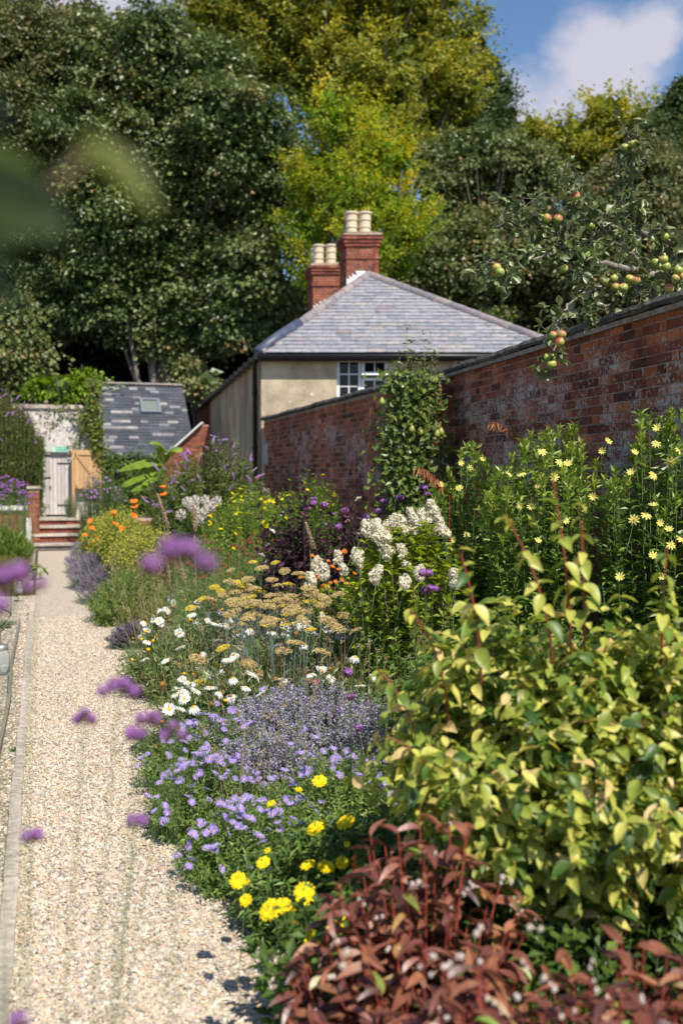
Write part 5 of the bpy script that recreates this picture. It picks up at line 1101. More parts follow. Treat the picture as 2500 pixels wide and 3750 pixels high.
fl2 = [(*H4(x, y), 6.38) for x, y in ((530, 610), (598, 615), (636, 480), (668, 270), (780, 335), (830, 348), (748, 432), (455, 412), (540, 410), (640, 840), (992, 555), (1050, 262), (1085, 205), (820, 708), (1015, 836), (1130, 520), (1140, 578), (1180, 650), (1205, 573), (1178, 745))]
fl3 = [(*H4(x, y), 5.62) for x, y in ((1332, 672), (1395, 215), (1405, 118), (1255, 275), (1240, 402), (1378, 420), (1485, 335), (1540, 262), (1255, 702), (1420, 722), (1475, 768), (1490, 865), (1375, 935), (1165, 1070), (1560, 830), (1378, 615), (1430, 1070))]
helianthus('perennial sunflower clump at the left end of the yellow drift, beside the pear tree', B(1730, 7.9), .46, .4, 2.02, 85, fl1, .5)
helianthus('perennial sunflower clump in the middle of the yellow drift under the apple tree', B(2050, 6.9), .58, .45, 2.12, 150, fl2, .55)
helianthus('tallest perennial sunflower clump at the right picture edge against the wall', B(2440, 6.1), .42, .45, 2.22, 85, fl3, .42)
# dry russet stems over the bricks
rus = leafmat('russet_leaf', [(0, (.25, .09, .04)), (1, (.50, .24, .12))], .7, .3, .2)
def drystem(label, P, d, n):
    p = np.array([at_d(x, y, d + dd) for x, y, dd in P]); base = B(P[-1][0], d); root = thing('dry_stem', label, 'dead stem', base); ms = MB(); q = bez(p[0][None], p[1][None], p[2][None], 12)[0]
    ms.tubes(q, .0022, 4); ms.tubes(np.array([q[-1], (q[-1] + base) / 2, base]), .003, 4); part('stem', ms, M['stem_red'], root)
    s = np.sort(rng.random(n)) ** 1.2 * .75; i = (s * 11).astype(int); pp = q[i] + rng.normal(0, .008, (n, 3)); ml = MB(); dd = rng.normal(size=(n, 3)) * .3 + [0, 0, -1]; ml.inst(leafN(.22, .1, .1, rows=(0, .3, .7, 1)), pp, frames(dd, rng.normal(size=(n, 3)) - FH), U(.05, .085, n), rng.random(n)); part('dry_leaves', ml, rus, root)
drystem('dry russet arching stem with hanging dead leaves against the tall brick wall', [(1790, 1548, 0), (1880, 1540, 0), (1960, 1700, .1)], 7.9, 48)
drystem('dry russet stem with dead leaves hanging left of the yellow sunflowers', [(1535, 1712, 0), (1600, 1740, 0), (1645, 1815, .1)], 7.4, 55)
# ================================================================ hydrangea
HY = []
for _ in range(4):
    mb = MB(); nb = 13; cb = norm(rng.normal(size=(nb, 3))) * .03 * U(.5, 1.1, nb)[:, None]; cb[:, 2] = cb[:, 2] * 1.5 + .005; cb[:, :2] *= np.clip(1.25 - (cb[:, 2:3] + .045) / .1 * .8, .4, 1.3)
    for q in cb:
        un = norm(rng.normal(size=(46, 3))); mb.inst(leaf2(.95, .12), q + un * .021, frames_z(un + rng.normal(0, .3, un.shape)), U(.010, .017, 46), rng.random(46))
    HY.append(mb.mesh('hydrangea_head', M['cream']))
hyp = [(1340, 1939), (1415, 1935), (1403, 1965), (1503, 1895), (1480, 1925), (1579, 1867), (1606, 1912), (1560, 1900), (1315, 2050), (1415, 2018), (1470, 2020), (1373, 2108), (1480, 2127), (1537, 2095), (1440, 1905), (1667, 2123), (1520, 1940), (1600, 1935), (1380, 1955), (1525, 1910), (1545, 1880), (1590, 1890), (1465, 1915), (1625, 1950), (1360, 1925), (1500, 2080)]
root, b, t, cc = clump('hydrangea', 'cream white panicle hydrangea with lime green leaves below the pear tree', 'hydrangea', B(1490, 7.0), .42, .35, 1.52, 130, M['lime'], K=13, Lf=.10, tpl=leaf2(.5, .12), rim=.72, base=.5, tint=.38, r0=.004, stem=M['stem_tan'], ring=25)
def heads(root, pts, d, meshes, name, sc_=(.85, 1.2), zs=1.15):
    P = []
    for (x, y) in pts:
        dd = d + (y < 1950) * .15 - (y > 2080) * .25; p = at_d(x, y, dd); P.append(p); s = U(*sc_); placed(name, meshes[rng.integers(len(meshes))], root, p, frames_z(norm(UPV + rng.normal(0, .3, 3))[None])[0], (s, s, s * zs))
    stalks(root, np.array(P), .003, M['stem_green'], .3)
heads(root, hyp, 6.75, HY, 'flower_head')
hp = np.array([at_d(x, y, 6.8) for x, y in hyp]) - [0, 0, .05]; hb = hp - [0, 0, .32] + rng.normal(0, .04, hp.shape); ml = MB(); stemleaves(ml, hb, hp, 7, .1, .95, .10, leaf2(.5, .12), 65, .2, .45, .2, c=(hb + hp) / 2); part('upper_leaves', ml, M['lime'], root)
root, b, t, cc = clump('hydrangea', 'smaller cream hydrangea among the orange flowers left of the big one', 'hydrangea', B(1210, 7.9), .3, .25, .98, 60, M['lime'], K=10, Lf=.09, tpl=leaf2(.5, .12), rim=.75, base=.5, tint=.3)
heads(root, [(1159, 2072), (1235, 2042), (1307, 2039), (1139, 2133), (1190, 2100), (1260, 2090), (1320, 2060)], 7.6, HY, 'flower_head')
# helenium
root, b, t, cc = clump('helenium', 'bronze orange heleniums between achillea and the purple smoke bush', 'flower', B(1200, 8.35), .4, .25, 1.0, 90, M['green'], K=9, Lf=.07, tpl=L2n, rim=.85, base=.8, tint=.6)
pos = np.array([at_d(x, y, 8.0) for x, y in ((1145, 2030), (1150, 2050), (1165, 2100), (1175, 2090), (1160, 2112), (1203, 2050), (1220, 2070), (1240, 2080), (1255, 2120), (1230, 2125), (1262, 2015), (1300, 2095), (1100, 2110), (1185, 2140), (1275, 2150), (1350, 2075), (1165, 2035), (1210, 2130), (1120, 2140))]); blooms(root, HELE, pos, 'flower', (.9, 1.3), toward=1)
# red dots (persicaria / crocosmia sprays) beyond daisies
RED = puffmesh('red_floret', leafmat('red_petal', [(0, (.45, .03, .015)), (1, (.70, .10, .05))]), 12, .02, .014, tpl=L2)
root, b, t, cc = clump('penstemon', 'green stems with small red flowers behind the left daisies', 'flower', B(800, 9.2), .5, .35, .95, 200, M['green'], K=10, Lf=.06, tpl=L2n, rim=.8, base=.8, tint=.6)
for (x, y) in ((812, 2064), (805, 2085), (826, 2072), (660, 2010), (835, 2105), (905, 2060), (688, 2060), (870, 2110), (740, 2110), (620, 2052), (880, 2098), (800, 2100)): placed('flower', RED, root, at_d(x, y, 8.9), None, U(.8, 1.4))
# ================================================================ achillea / fennel / daisies
def umbelmesh(name, r, n, mat, dome_=.25):
    mb = MB(); a = U(0, 6.28, n); rr = r * np.sqrt(rng.random(n)); P = np.stack([np.cos(a) * rr, np.sin(a) * rr, -dome_ * rr ** 2 / r + rng.normal(0, r * .05, n)], 1); mb.inst(OCT, P, rots(n), r * .085 * U(.6, 1.3, n), U(0, 1, n))
    me = mb.mesh(name, mat); return me
UMB = [umbelmesh('umbel', .052, 300, M['umbel']), umbelmesh('umbel', .06, 340, M['umbel'], .4)]
umbY = leafmat('umbel_yellow', [(0, (.44, .32, .06)), (1, (.76, .60, .06))], .8, .15, .2); UMY = [umbelmesh('umbel', .048, 280, umbY)]
def umbelplant(name, label, cat, c, rx, ry, h, n, spots, nz, leaf, stem, Lf=.06, tint=.4, K=9, tpl=L2n, rim=.8, r=.003):
    root, b, t, cc = clump(name, label, cat, c, rx, ry, h * .82, n, leaf, stem=stem, K=K, Lf=Lf, tpl=tpl, rim=rim, base=.75, tint=tint, r0=.002)
    pos = np.array([at_d(*s) for s in spots]); 
    if nz:
        b2, t2 = dome(np.asarray(c), rx, ry, h, nz, .6, .82, .1); pos = np.concatenate([pos, t2]) if len(spots) else t2
    bb = np.asarray(c) + (pos - c) * [.55, .55, 0]; bb[:, 2] = 0; ms = MB(); q = ctrl(bb, pos, .3, .6); stemtubes(ms, bb, pos - [0, 0, .04], r, r * .55, c=q, sides=4); m = len(pos)
    k = 7; a = (np.arange(k) / k * 6.28)[None] + U(0, 6, (m, 1)); tp = pos[:, None] + np.stack([np.cos(a) * .03, np.sin(a) * .03, a * 0 - .004], -1); st_ = np.repeat((pos - [0, 0, .045])[:, None], k, 1); ms.tubes(bez(st_.reshape(-1, 3), ((st_ + tp) / 2).reshape(-1, 3), tp.reshape(-1, 3), 3), .0012, 3); part('flower_stems', ms, stem, root)
    for p in pos:
        me = UMY[0] if rng.random() < .3 else UMB[rng.integers(2)]; s = U(.75, 1.25); placed('umbel', me, root, p, frames_z(norm(UPV + rng.normal(0, .18, 3) - FH * .1)[None])[0], (s, s, s))
    return root
def Q(x, y): return (700 + x * .51, 1700 + y * .51)
um1 = [(*Q(x, y), 8.3) for x, y in ((445, 695), (505, 735), (280, 755), (600, 700), (670, 760), (580, 820), (770, 775), (410, 815), (290, 830), (840, 800), (360, 850), (240, 930), (440, 880), (690, 850), (620, 860), (320, 900))]
um2 = [(*Q(x, y), 7.4) for x, y in ((330, 990), (560, 1000), (430, 1060), (260, 1070), (590, 1105), (850, 970), (1050, 920), (930, 1000), (1150, 860), (1170, 965), (1000, 1050), (820, 1030), (560, 930), (690, 960), (780, 1120), (960, 880), (870, 900), (480, 980), (700, 1060), (1040, 1150), (540, 1150), (380, 1130))]
umbelplant('achillea', 'flat headed tan and yellow achillea in front of the purple smoke bush', 'achillea', B(930, 8.5), .55, .4, .95, 150, um1, 22, M['grey_leaf'], M['stem_glauc'], tint=.35)
umbelplant('achillea', 'flat headed brownish achillea among the upper daisies right of centre', 'achillea', B(1080, 7.7), .62, .4, .92, 170, um2, 20, M['grey_leaf'], M['stem_glauc'], tint=.45)
R8 = lambda x, y: (600 + x * .51, 2250 + y * .51)
fen = [(*R8(x, y), 6.7) for x, y in ((250, 300), (270, 480), (420, 230), (615, 345), (860, 240), (1140, 250), (760, 20), (940, 190), (1380, 100), (1250, 75), (660, 400), (1000, 30), (600, 20), (880, 60), (1190, 30), (1050, 100))]
root = umbelplant('fennel', 'bronze fennel with blue green stems among the daisies', 'fennel', B(1060, 6.9), .5, .28, 1.08, 40, fen, 6, M['grey_leaf'], M['stem_glauc'], r=.0055, K=5)
ml = MB(); n = 110; c = B(1060, 6.75); b = c + np.stack([rng.normal(0, .38, n), rng.normal(0, .2, n), U(.15, .6, n)], 1)
k = 26; dd = rng.normal(size=(n, k, 3)) * [1, 1, .8] + [0, 0, .15]; e = b[:, None] + norm(dd) * U(.05, .16, (n, k, 1)); s_ = np.repeat(b[:, None], k, 1); ml.tubes(np.stack([s_.reshape(-1, 3), ((s_ + e) / 2 + rng.normal(0, .01, e.shape)).reshape(-1, 3), e.reshape(-1, 3)], 1), .0007, 3, tint=U(0, 1, n * k)); part('feathery_leaves', ml, leafmat('fennel_leaf', [(0, (.10, .08, .03)), (.5, (.20, .14, .05)), (1, (.24, .22, .08))], .7, .3, .2), root)
M['daisy_leaf'] = leafmat('daisy_leaf', [(0, (.045, .09, .02)), (.4, (.11, .175, .045)), (.8, (.25, .30, .10)), (1, (.46, .43, .22))], .38, .25, .5)
DEAD = MB(); DEAD.lathe((0, 0, 0), [(.004, -.008), (.015, -.003), (.014, .006), (.009, .011), (.0001, .012)], 12); un = norm(rng.normal(size=(70, 3)) + [0, 0, .6]); DEAD.inst(OCT, un * [.014, .014, .010], frames_z(un), .0028, rng.random(70)); DEAD = DEAD.mesh('seed_head', M['dead_disc'])
GOLD = MB(); GOLD.lathe((0, 0, 0), [(.004, -.008), (.014, -.002), (.013, .006), (.008, .010), (.0001, .011)], 12); GOLD = GOLD.mesh('seed_head', M['disc_gold'], smooth=True)
def daisies(label, c, rx, ry, h, n, spots, nrand, dead, K=12, rim=.45, ring=0, Lf=.10, tint=.5):
    root, b, t, cc = clump('shasta_daisy', label, 'daisy', c, rx, ry, h, n, M['daisy_leaf'], K=K, Lf=Lf, tpl=leaf2(.19, .05), ang=48, droop=.15, rim=rim, base=.5, r0=.0025, tint=tint, ring=ring, group='shasta daisy clumps', s1=.92, whorl=1)
    i = pick(t, nrand, 1.2); pos = np.concatenate([np.array([at_d(*s) for s in spots]).reshape(-1, 3), t[i] + [0, 0, .015]]); blooms(root, DAISY, pos, 'flower_head', (.85, 1.12), tilt=.5, toward=.9); stalks(root, pos, .0018, M['stem_green'], .14)
    j = pick(t, dead)
    for q in t[j]: placed('seed_head', DEAD if rng.random() < .6 else GOLD, root, q + [0, 0, .02], frames_z(face_dir(1, .5, .5))[0], U(.8, 1.3))
    return root
def dz(pts, z): return [(x, y, (H - z) * F / (y - 1740)) for x, y in pts]
daisies('white daisies with gold centres, nearest clump spilling over the gravel edge', B(830, 6.6), .6, .55, .60, 280,
        dz([(689, 2495), (901, 2518), (807, 2536), (717, 2530), (676, 2559), (620, 2597), (707, 2589), (832, 2418), (804, 2464), (1018, 2492), (886, 2367), (660, 2600), (960, 2540), (850, 2560)], .5), 18, 12, ring=150, rim=.3)
daisies('white daisies and gold seed heads leaning out left over the path', B(700, 8.5), .62, .8, .74, 330,
        dz([(717, 2273), (812, 2286), (690, 2160), (785, 2130), (788, 2105), (770, 2180), (640, 2210), (612, 2235), (760, 2275), (565, 2275), (585, 2275), (625, 2190), (780, 2200), (670, 2170)], .62), 42, 34, ring=140, rim=.4, tint=.6)
daisies('white daisies among the achillea and fennel stems', B(1130, 7.25), .65, .5, .78, 260,
        dz([(1044, 2329), (1243, 2329), (1115, 2360), (1301, 2406), (940, 2180), (1100, 2060), (1205, 2135), (1215, 2035), (1270, 2030), (1120, 2090), (1175, 2230), (1330, 2150)], .68), 24, 10, ring=50, rim=.7)
daisies('sparse white daisies mixed with pink flowers behind the catmint', B(1260, 6.3), .45, .25, .62, 120, dz([(1200, 2500), (1280, 2450), (1220, 2430), (1300, 2440)], .5), 7, 3, rim=.7)
# straw gold seed heads low on the gravel
c = B(640, 6.3); root = thing('tansy', 'cluster of round brown gold seed heads low on the gravel beside the daisies', 'seed heads', c); P = np.array([at_d(x, y, 6.25) for x, y in ((595, 2505), (620, 2700), (588, 2745), (606, 2760), (625, 2745), (640, 2700), (618, 2772), (605, 2800), (650, 2760), (660, 2720), (580, 2770), (628, 2660), (645, 2670), (572, 2735), (590, 2790), (640, 2790), (662, 2690), (610, 2725))])
ms = MB(); bb = c + np.stack([U(0, .15, len(P)), U(-.1, .1, len(P)), np.zeros(len(P))], 1); stemtubes(ms, bb, P, .0018, .0012); part('stems', ms, M['stem_tan'], root)
for p in P: placed('seed_head', DEAD, root, p, frames_z(face_dir(1, .6))[0], U(.9, 1.35))
# pink flowers
PK = rayflower('pink', 6, .02, .7, .004, (leafmat('pink_petal', [(0, (.65, .12, .30)), (1, (.85, .35, .50))]), M['disc_gold']), .1, 2, .4)
root, b, t, cc = clump('pink_flower', 'few bright pink flowers behind the catmint', 'flower', B(1180, 6.7), .3, .12, .5, 60, M['green'], K=7, Lf=.05, tpl=L2n)
blooms(root, [PK], np.array([at_d(x, y, 6.45) for x, y in ((1149, 2500), (1162, 2494), (1220, 2518), (1268, 2595), (1098, 2563), (1290, 2520), (1340, 2512), (1310, 2575), (1156, 2510))]), 'flower', (.8, 1.2))
# strap leaves
def straps(label, c, rx, ry, h, n, mat, tint=.5, w_=.13, name='daylily'):
    root = thing(name, label, 'plant', c); b, t = dome(np.asarray(c), rx, ry, h, n, .35, .6, .3); cc = ctrl(b, t, .15, 1.15); P = bez(b, cc, t, 9); T = norm(np.gradient(P, axis=1)); sd = norm(np.cross(T, UPV + .01)); wd = (np.sin(np.linspace(.25, 3.14, 9)) * w_ * .1)[None, :, None] * U(.7, 1.3, (n, 1, 1)); A_ = P + sd * wd; B_ = P - sd * wd; V = np.stack([A_, P - [0, 0, .003], B_], 2).reshape(-1, 3); ix = np.arange(n * 27).reshape(n, 9, 3)
    Fq = np.concatenate([np.stack([ix[:, :-1, j], ix[:, 1:, j], ix[:, 1:, j + 1], ix[:, :-1, j + 1]], -1).reshape(-1, 4) for j in (0, 1)]); mb = MB(); mb.add(V, [Fq], np.repeat(np.clip(rng.normal(tint, .2, n), 0, 1), 27)); part('foliage', mb, mat, root)
straps('strappy green leaves in the shade right of the fennel', B(1440, 7.0), .5, .35, .78, 300, M['green'], .6)
straps('strappy leaves behind the dogwood left shoulder', B(1640, 6.2), .5, .35, .7, 200, M['green'], .35)
# ================================================================ catmint and asters
def catmint(label, c, rx, ry, h, n, dens=1, tint=.5, greyt=.5):
    root, b, t, cc = clump('catmint', label, 'catmint', c, rx, ry, h, n, M['grey_leaf'], stem=M['stem_glauc'], K=11, Lf=.034, tpl=leaf2(.55, .1), rim=.55, base=.75, tint=greyt, r0=.0014, group='catmint drifts', ring=n // 6, ang=70)
    d = norm(t - cc); m = int(26 * dens); s = -U(0, .15, (n, m)); P = (t[:, None] + d[:, None] * s[..., None] + rng.normal(0, .008, (n, m, 3))).reshape(-1, 3); k = np.repeat(rng.random(n) < .85, m); P = P[k]; mb = MB(); mb.inst(leaf2(.7, .2), P, frames(rng.normal(size=P.shape), rng.normal(size=P.shape)), U(.009, .018, len(P)), np.clip(rng.normal(tint, .25, len(P)), 0, 1)); part('flowers', mb, M['nepeta'], root, kind='stuff')
catmint('wide hazy purple catmint drift behind the asters', B(1120, 6.1), .70, .55, .54, 800)
catmint('catmint drift running under the dogwood branches', B(1480, 5.9), .5, .45, .52, 420, .8)
catmint('small faded grey catmint patch in the gravel edge between asters', B(960, 5.45), .4, .25, .42, 260, 1, .35)
M['aster_leaf'] = leafmat('aster_leaf', [(0, (.05, .10, .018)), (.4, (.12, .20, .035)), (.8, (.25, .33, .07)), (1, (.44, .43, .17))], .5, .3, .35)
def asters(label, c, rx, ry, h, n, spots, nr, rim=.35, ring=0, K=15, tint=.5):
    root, b, t, cc = clump('aster', label, 'aster', c, rx, ry, h, n, M['aster_leaf'], K=K, Lf=.042, tpl=leaf2(.3, .06), ang=60, rim=rim, base=.6, tint=tint, r0=.0018, group='lavender blue asters', ring=ring, whorl=1, s0=.2)
    i = pick(t, nr, .8); pos = np.concatenate([np.array([at_d(*s) for s in spots]).reshape(-1, 3), t[i] + [0, 0, .008]]); blooms(root, ASTER, pos, 'flower_head', (.8, 1.2), tilt=.55, toward=.8); stalks(root, pos, .0011, M['stem_green'], .07)
A8 = lambda x, y: (700 + x * .51, 2750 + y * .51)
asters('lavender blue asters spilling over the gravel, farthest clump below the daisies', B(800, 5.85), .48, .5, .44, 620, dz([(963, 2460)], .5)[:0] + [(*R8(x, y), 5.6) for x, y in ((710, 535), (375, 645), (365, 735), (540, 765), (440, 765), (685, 740), (615, 780), (300, 855), (430, 835), (510, 700), (140, 910), (470, 1005), (505, 1040), (180, 775), (445, 910))], 84, ring=220, K=13)
asters('lavender blue asters at the gravel edge, nearest clump', B(930, 4.55), .36, .42, .34, 560, [(*A8(x, y), 4.45) for x, y in ((435, 580), (375, 620), (320, 760), (390, 690), (345, 680), (200, 970), (300, 1040), (310, 1190), (380, 470), (365, 530), (490, 420), (130, 580), (160, 545), (20, 600), (260, 830), (150, 600))], 70, ring=160, K=13)
asters('lavender blue asters in the middle around the small catmint patch', B(760, 5.15), .34, .42, .40, 460, [(*A8(x, y), 5.0) for x, y in ((225, 200), (380, 200), (18, 310), (90, 370), (130, 350), (60, 155), (215, 365))], 80, ring=160, K=13)
asters('lavender blue asters behind the marigolds beside the dogwood', B(1240, 4.95), .52, .42, .46, 700, [(*A8(x, y), 4.8) for x, y in ((830, 140), (720, 210), (755, 250), (660, 385), (800, 345), (770, 385), (850, 395), (740, 475), (710, 520), (1165, 610), (1200, 180), (1340, 175), (1360, 260), (1280, 245), (1350, 420), (995, 460), (1140, 625), (1400, 235))] + [(at_, y_, 5.2) for at_, y_ in ((1170 - 50, 2680), (1065, 2730), (1155, 2702))], 45, ring=80, K=14, tint=.6)
# ================================================================ marigolds
root, b, t, cc = clump('marigold', 'bright yellow pot marigolds between the asters and the red leaved shrub', 'marigold', B(1150, 4.05), .32, .38, .40, 300, M['aster_leaf'], K=11, Lf=.075, tpl=leaf2(.3, .07), rim=.45, base=.6, tint=.35, r0=.003, ring=120, whorl=1)
mg = [(1170, 2860, 1.0), (1093, 2893, .55), (993, 2944, .6), (1153, 3033, 1.1), (1264, 3010, 1.15), (963, 3158, .8), (1126, 3166, .9), (1195, 3173, 1.05), (1253, 3158, .8), (873, 3224, .95), (905, 3232, .4), (901, 3298, .7), (988, 3331, 1.3), (1037, 3311, .95), (1054, 3334, .85), (1116, 3270, 1.25), (1271, 3377, 1.3), (1215, 3423, 1.0), (1146, 3439, .9), (980, 3115, .4), (1270, 3092, .4)]
P = []; 
for (x, y, s) in mg:
    z = .52 if y < 3050 else .46 if y < 3200 else .44; d = (H - z) * F / (y - 1740); p = at_d(x, y, min(d, 4.6)); P.append(p); D = norm(UPV * .9 - FH * .5 + rng.normal(0, .3, 3)); me, mc = CALE[0 if s > .7 else 1]
    o = placed('flower_head', me, root, p, frames_z(D[None])[0], s * .9); c2 = bpy.data.objects.new('flower_centre', mc); COL.objects.link(c2); c2.parent = o
stalks(root, np.array(P), .0019, M['stem_green'], .2)
for (x, y, s) in ((1312, 3148, 1.1), (1205, 3286, .9), (1077, 3362, .9)):
    p = at_d(x, y, 3.7); me, mc = HELE[0]; placed('flower_head', me, root, p, frames_z(face_dir(1))[0], s * 1.5, label='withered orange marigold head')
asters('low green aster foliage at the foot of the marigolds', B(1090, 4.1), .28, .25, .2, 180, [], 2, ring=60, K=10)
# ================================================================ dogwood
M['dog_leaf'] = leafmat('dogwood_leaf', [(0, (.04, .09, .018)), (.25, (.11, .19, .03)), (.55, (.34, .38, .06)), (.85, (.62, .58, .13)), (1, (.70, .50, .22))], .42, .35, .45, scale=30)
DL = leafN(.58, .16, .28, rows=(0, .08, .25, .45, .65, .85, 1), shape=lambda t: (math.sin(math.pi * t ** .8) ** .85 * (1 - .15 * t) if 0 < t < 1 else .02))
cD = B(2190, 3.35); root = thing('dogwood', 'yellow green dogwood bush with coral red stems filling the right foreground', 'dogwood', cD)
n = 640; b, t = dome(cD, .76, .60, 1.38, n, .3, .64, .13); t[:, 2] *= 1 + .13 * np.sin(t[:, 0] * 5.2 + 1) * np.cos(t[:, 1] * 6) ; a = U(0, 6.28, 110); rr = U(.75, 1.02, 110); t2 = cD + np.stack([np.cos(a) * .82 * rr, np.sin(a) * .66 * rr, U(.82, 1.1, 110)], 1); b2 = cD + (t2 - cD) * [.3, .3, 0]; b, t = np.concatenate([b, b2]), np.concatenate([t, t2]); b[:, 2] = 0
# keep the space in front of the red shrub open
cc = ctrl(b, t, .35, .6); ml, ms = MB(), MB(); stemleaves(ml, b, t, 13, .54, 1, .060, DL, 66, .6, .5, .27, c=cc, taper=.2, nj=.55, lj=.5); msb = MB(); stemtubes(msb, b[::5], t[::5], .0045, .0014, c=cc[::5], sides=5); part('inner_stems', msb, plain('shaded_red_stem', (.10, .035, .025), .6, namt=.4), root, smooth=True)  # inner stems coloured darker to carry the shade under the canopy
shoots = [(1850, 1885, 2020, 2180, 2.95), (2022, 1740, 2090, 2150, 3.0), (2122, 1845, 2140, 2130, 3.05), (1680, 2010, 1760, 2250, 2.9), (1500, 2230, 1640, 2400, 3.1), (2440, 2010, 2420, 2250, 3.0), (1425, 2700, 1600, 2760, 3.0), (1385, 2450, 1540, 2600, 3.1)]
sb = np.array([at_d(x1, y1 + 250, d + .15) for x0, y0, x1, y1, d in shoots]); stt = np.array([at_d(x0, y0, d) for x0, y0, x1, y1, d in shoots]); sc2 = np.array([at_d(x1, y1, d) for x0, y0, x1, y1, d in shoots]); stemleaves(ml, sb, stt, 8, .3, 1, .085, DL, 68, .75, .6, .2, c=sc2, taper=.45); stemtubes(ms, sb, stt, .0042, .0022, c=sc2, sides=6)
part('foliage', ml, M['dog_leaf'], root, smooth=True); part('stems', ms, M['stem_red'], root, smooth=True)
# ================================================================ red leaved persicaria
M['red_leaf'] = leafmat('red_leaf', [(0, (.07, .026, .022)), (.35, (.17, .06, .045)), (.6, (.28, .105, .065)), (.8, (.38, .17, .08)), (.9, (.26, .26, .07)), (1, (.20, .28, .05))], .38, .25, .5, scale=25)
PL_ = leafN(.36, .14, .25, rows=(0, .1, .28, .5, .72, .9, 1))
PB = puffmesh('flower_cluster', leafmat('bead_flower', [(0, (.50, .38, .34)), (1, (.80, .74, .68))], .6, .3, .2), 9, .0085, .0042, 1.0, tpl=sphere(7, 5))
def persicaria(label, c, rx, ry, h, n, spots, rim=.55, lean=(0, 0)):
    root, b, t, cc = clump('persicaria', label, 'shrub', c, rx, ry, h, n, M['red_leaf'], stem=M['stem_red'], K=8, Lf=.1, tpl=PL_, ang=62, droop=.4, rim=rim, base=.45, r0=.0035, tint=.45, tj=.2, whorl=1, s0=.3, ring=n // 4, ringL=.1, taper=.25, lean=lean, group='red leaved persicaria')
    P = [at_d(x, y, d) + rng.normal(0, .008, 3) for x, y, d in spots for _ in range(2)] + [q + rng.normal(0, .006, 3) for q in t[pick(t, 5)] for _ in range(1)]
    for p in P[:96]: placed('flower_cluster', PB, root, p, None, U(.45, .8))
W7 = lambda x, y, d: (1200 + x * .829, 2500 + y * .829, d)
persicaria('red brown leaved persicaria with tiny white bead flowers under the dogwood', B(1560, 2.75), .34, .28, .88, 70, [W7(x, y, 2.5) for x, y in ((470, 755), (755, 870), (615, 890), (600, 920), (365, 880), (140, 960), (800, 880))], rim=.6)
persicaria('red brown leaved persicaria nearest the camera along the bottom edge', B(1820, 2.15), .46, .22, .74, 80, [W7(x, y, 2.0) for x, y in ((475, 1200), (440, 1260), (520, 1270), (565, 1205), (740, 1410), (850, 1390), (950, 1320), (980, 1340), (1050, 1430), (920, 1080), (680, 1090), (530, 1470), (70, 1260), (860, 1250), (70, 1200))], rim=.7)
persicaria('red brown leaved persicaria arching over the gravel at the lower left of its group', B(1340, 2.72), .24, .22, .66, 42, [W7(x, y, 2.6) for x, y in ((30, 1290), (260, 1190), (310, 1170), (220, 1020))], rim=.6)
persicaria('greenish brown leaved persicaria low in the bottom right corner', B(2300, 2.25), .4, .22, .74, 75, [W7(x, y, 2.0) for x, y in ((1180, 1340), (1140, 1270), (1400, 1420))], rim=.7)
clump('geranium', 'green leafy ground cover in the shade under the red leaved shrubs', 'plant', B(2000, 3.2), 1.0, .45, .62, 420, M['green'], K=8, Lf=.075, tpl=leaf2(.6, .1), rim=.7, base=.9, tint=.22)
clump('geranium', 'green leafy ground cover between marigolds and dogwood', 'plant', B(1420, 3.9), .4, .5, .5, 320, M['green'], K=9, Lf=.06, tpl=leaf2(.6, .1), rim=.6, base=.8, tint=.45)
clump('geranium', 'dark leafy plants in the wall shade behind the dogwood', 'plant', B(2050, 5.6), 1.1, .5, .95, 420, M['green'], K=8, Lf=.09, tpl=L2, rim=.8, base=.9, tint=.35)
clump('geranium', 'leafy filler beneath the hydrangea and sunflowers', 'plant', B(1640, 6.9), .7, .35, .85, 300, M['green'], K=8, Lf=.09, tpl=L2, rim=.8, base=.9, tint=.45)
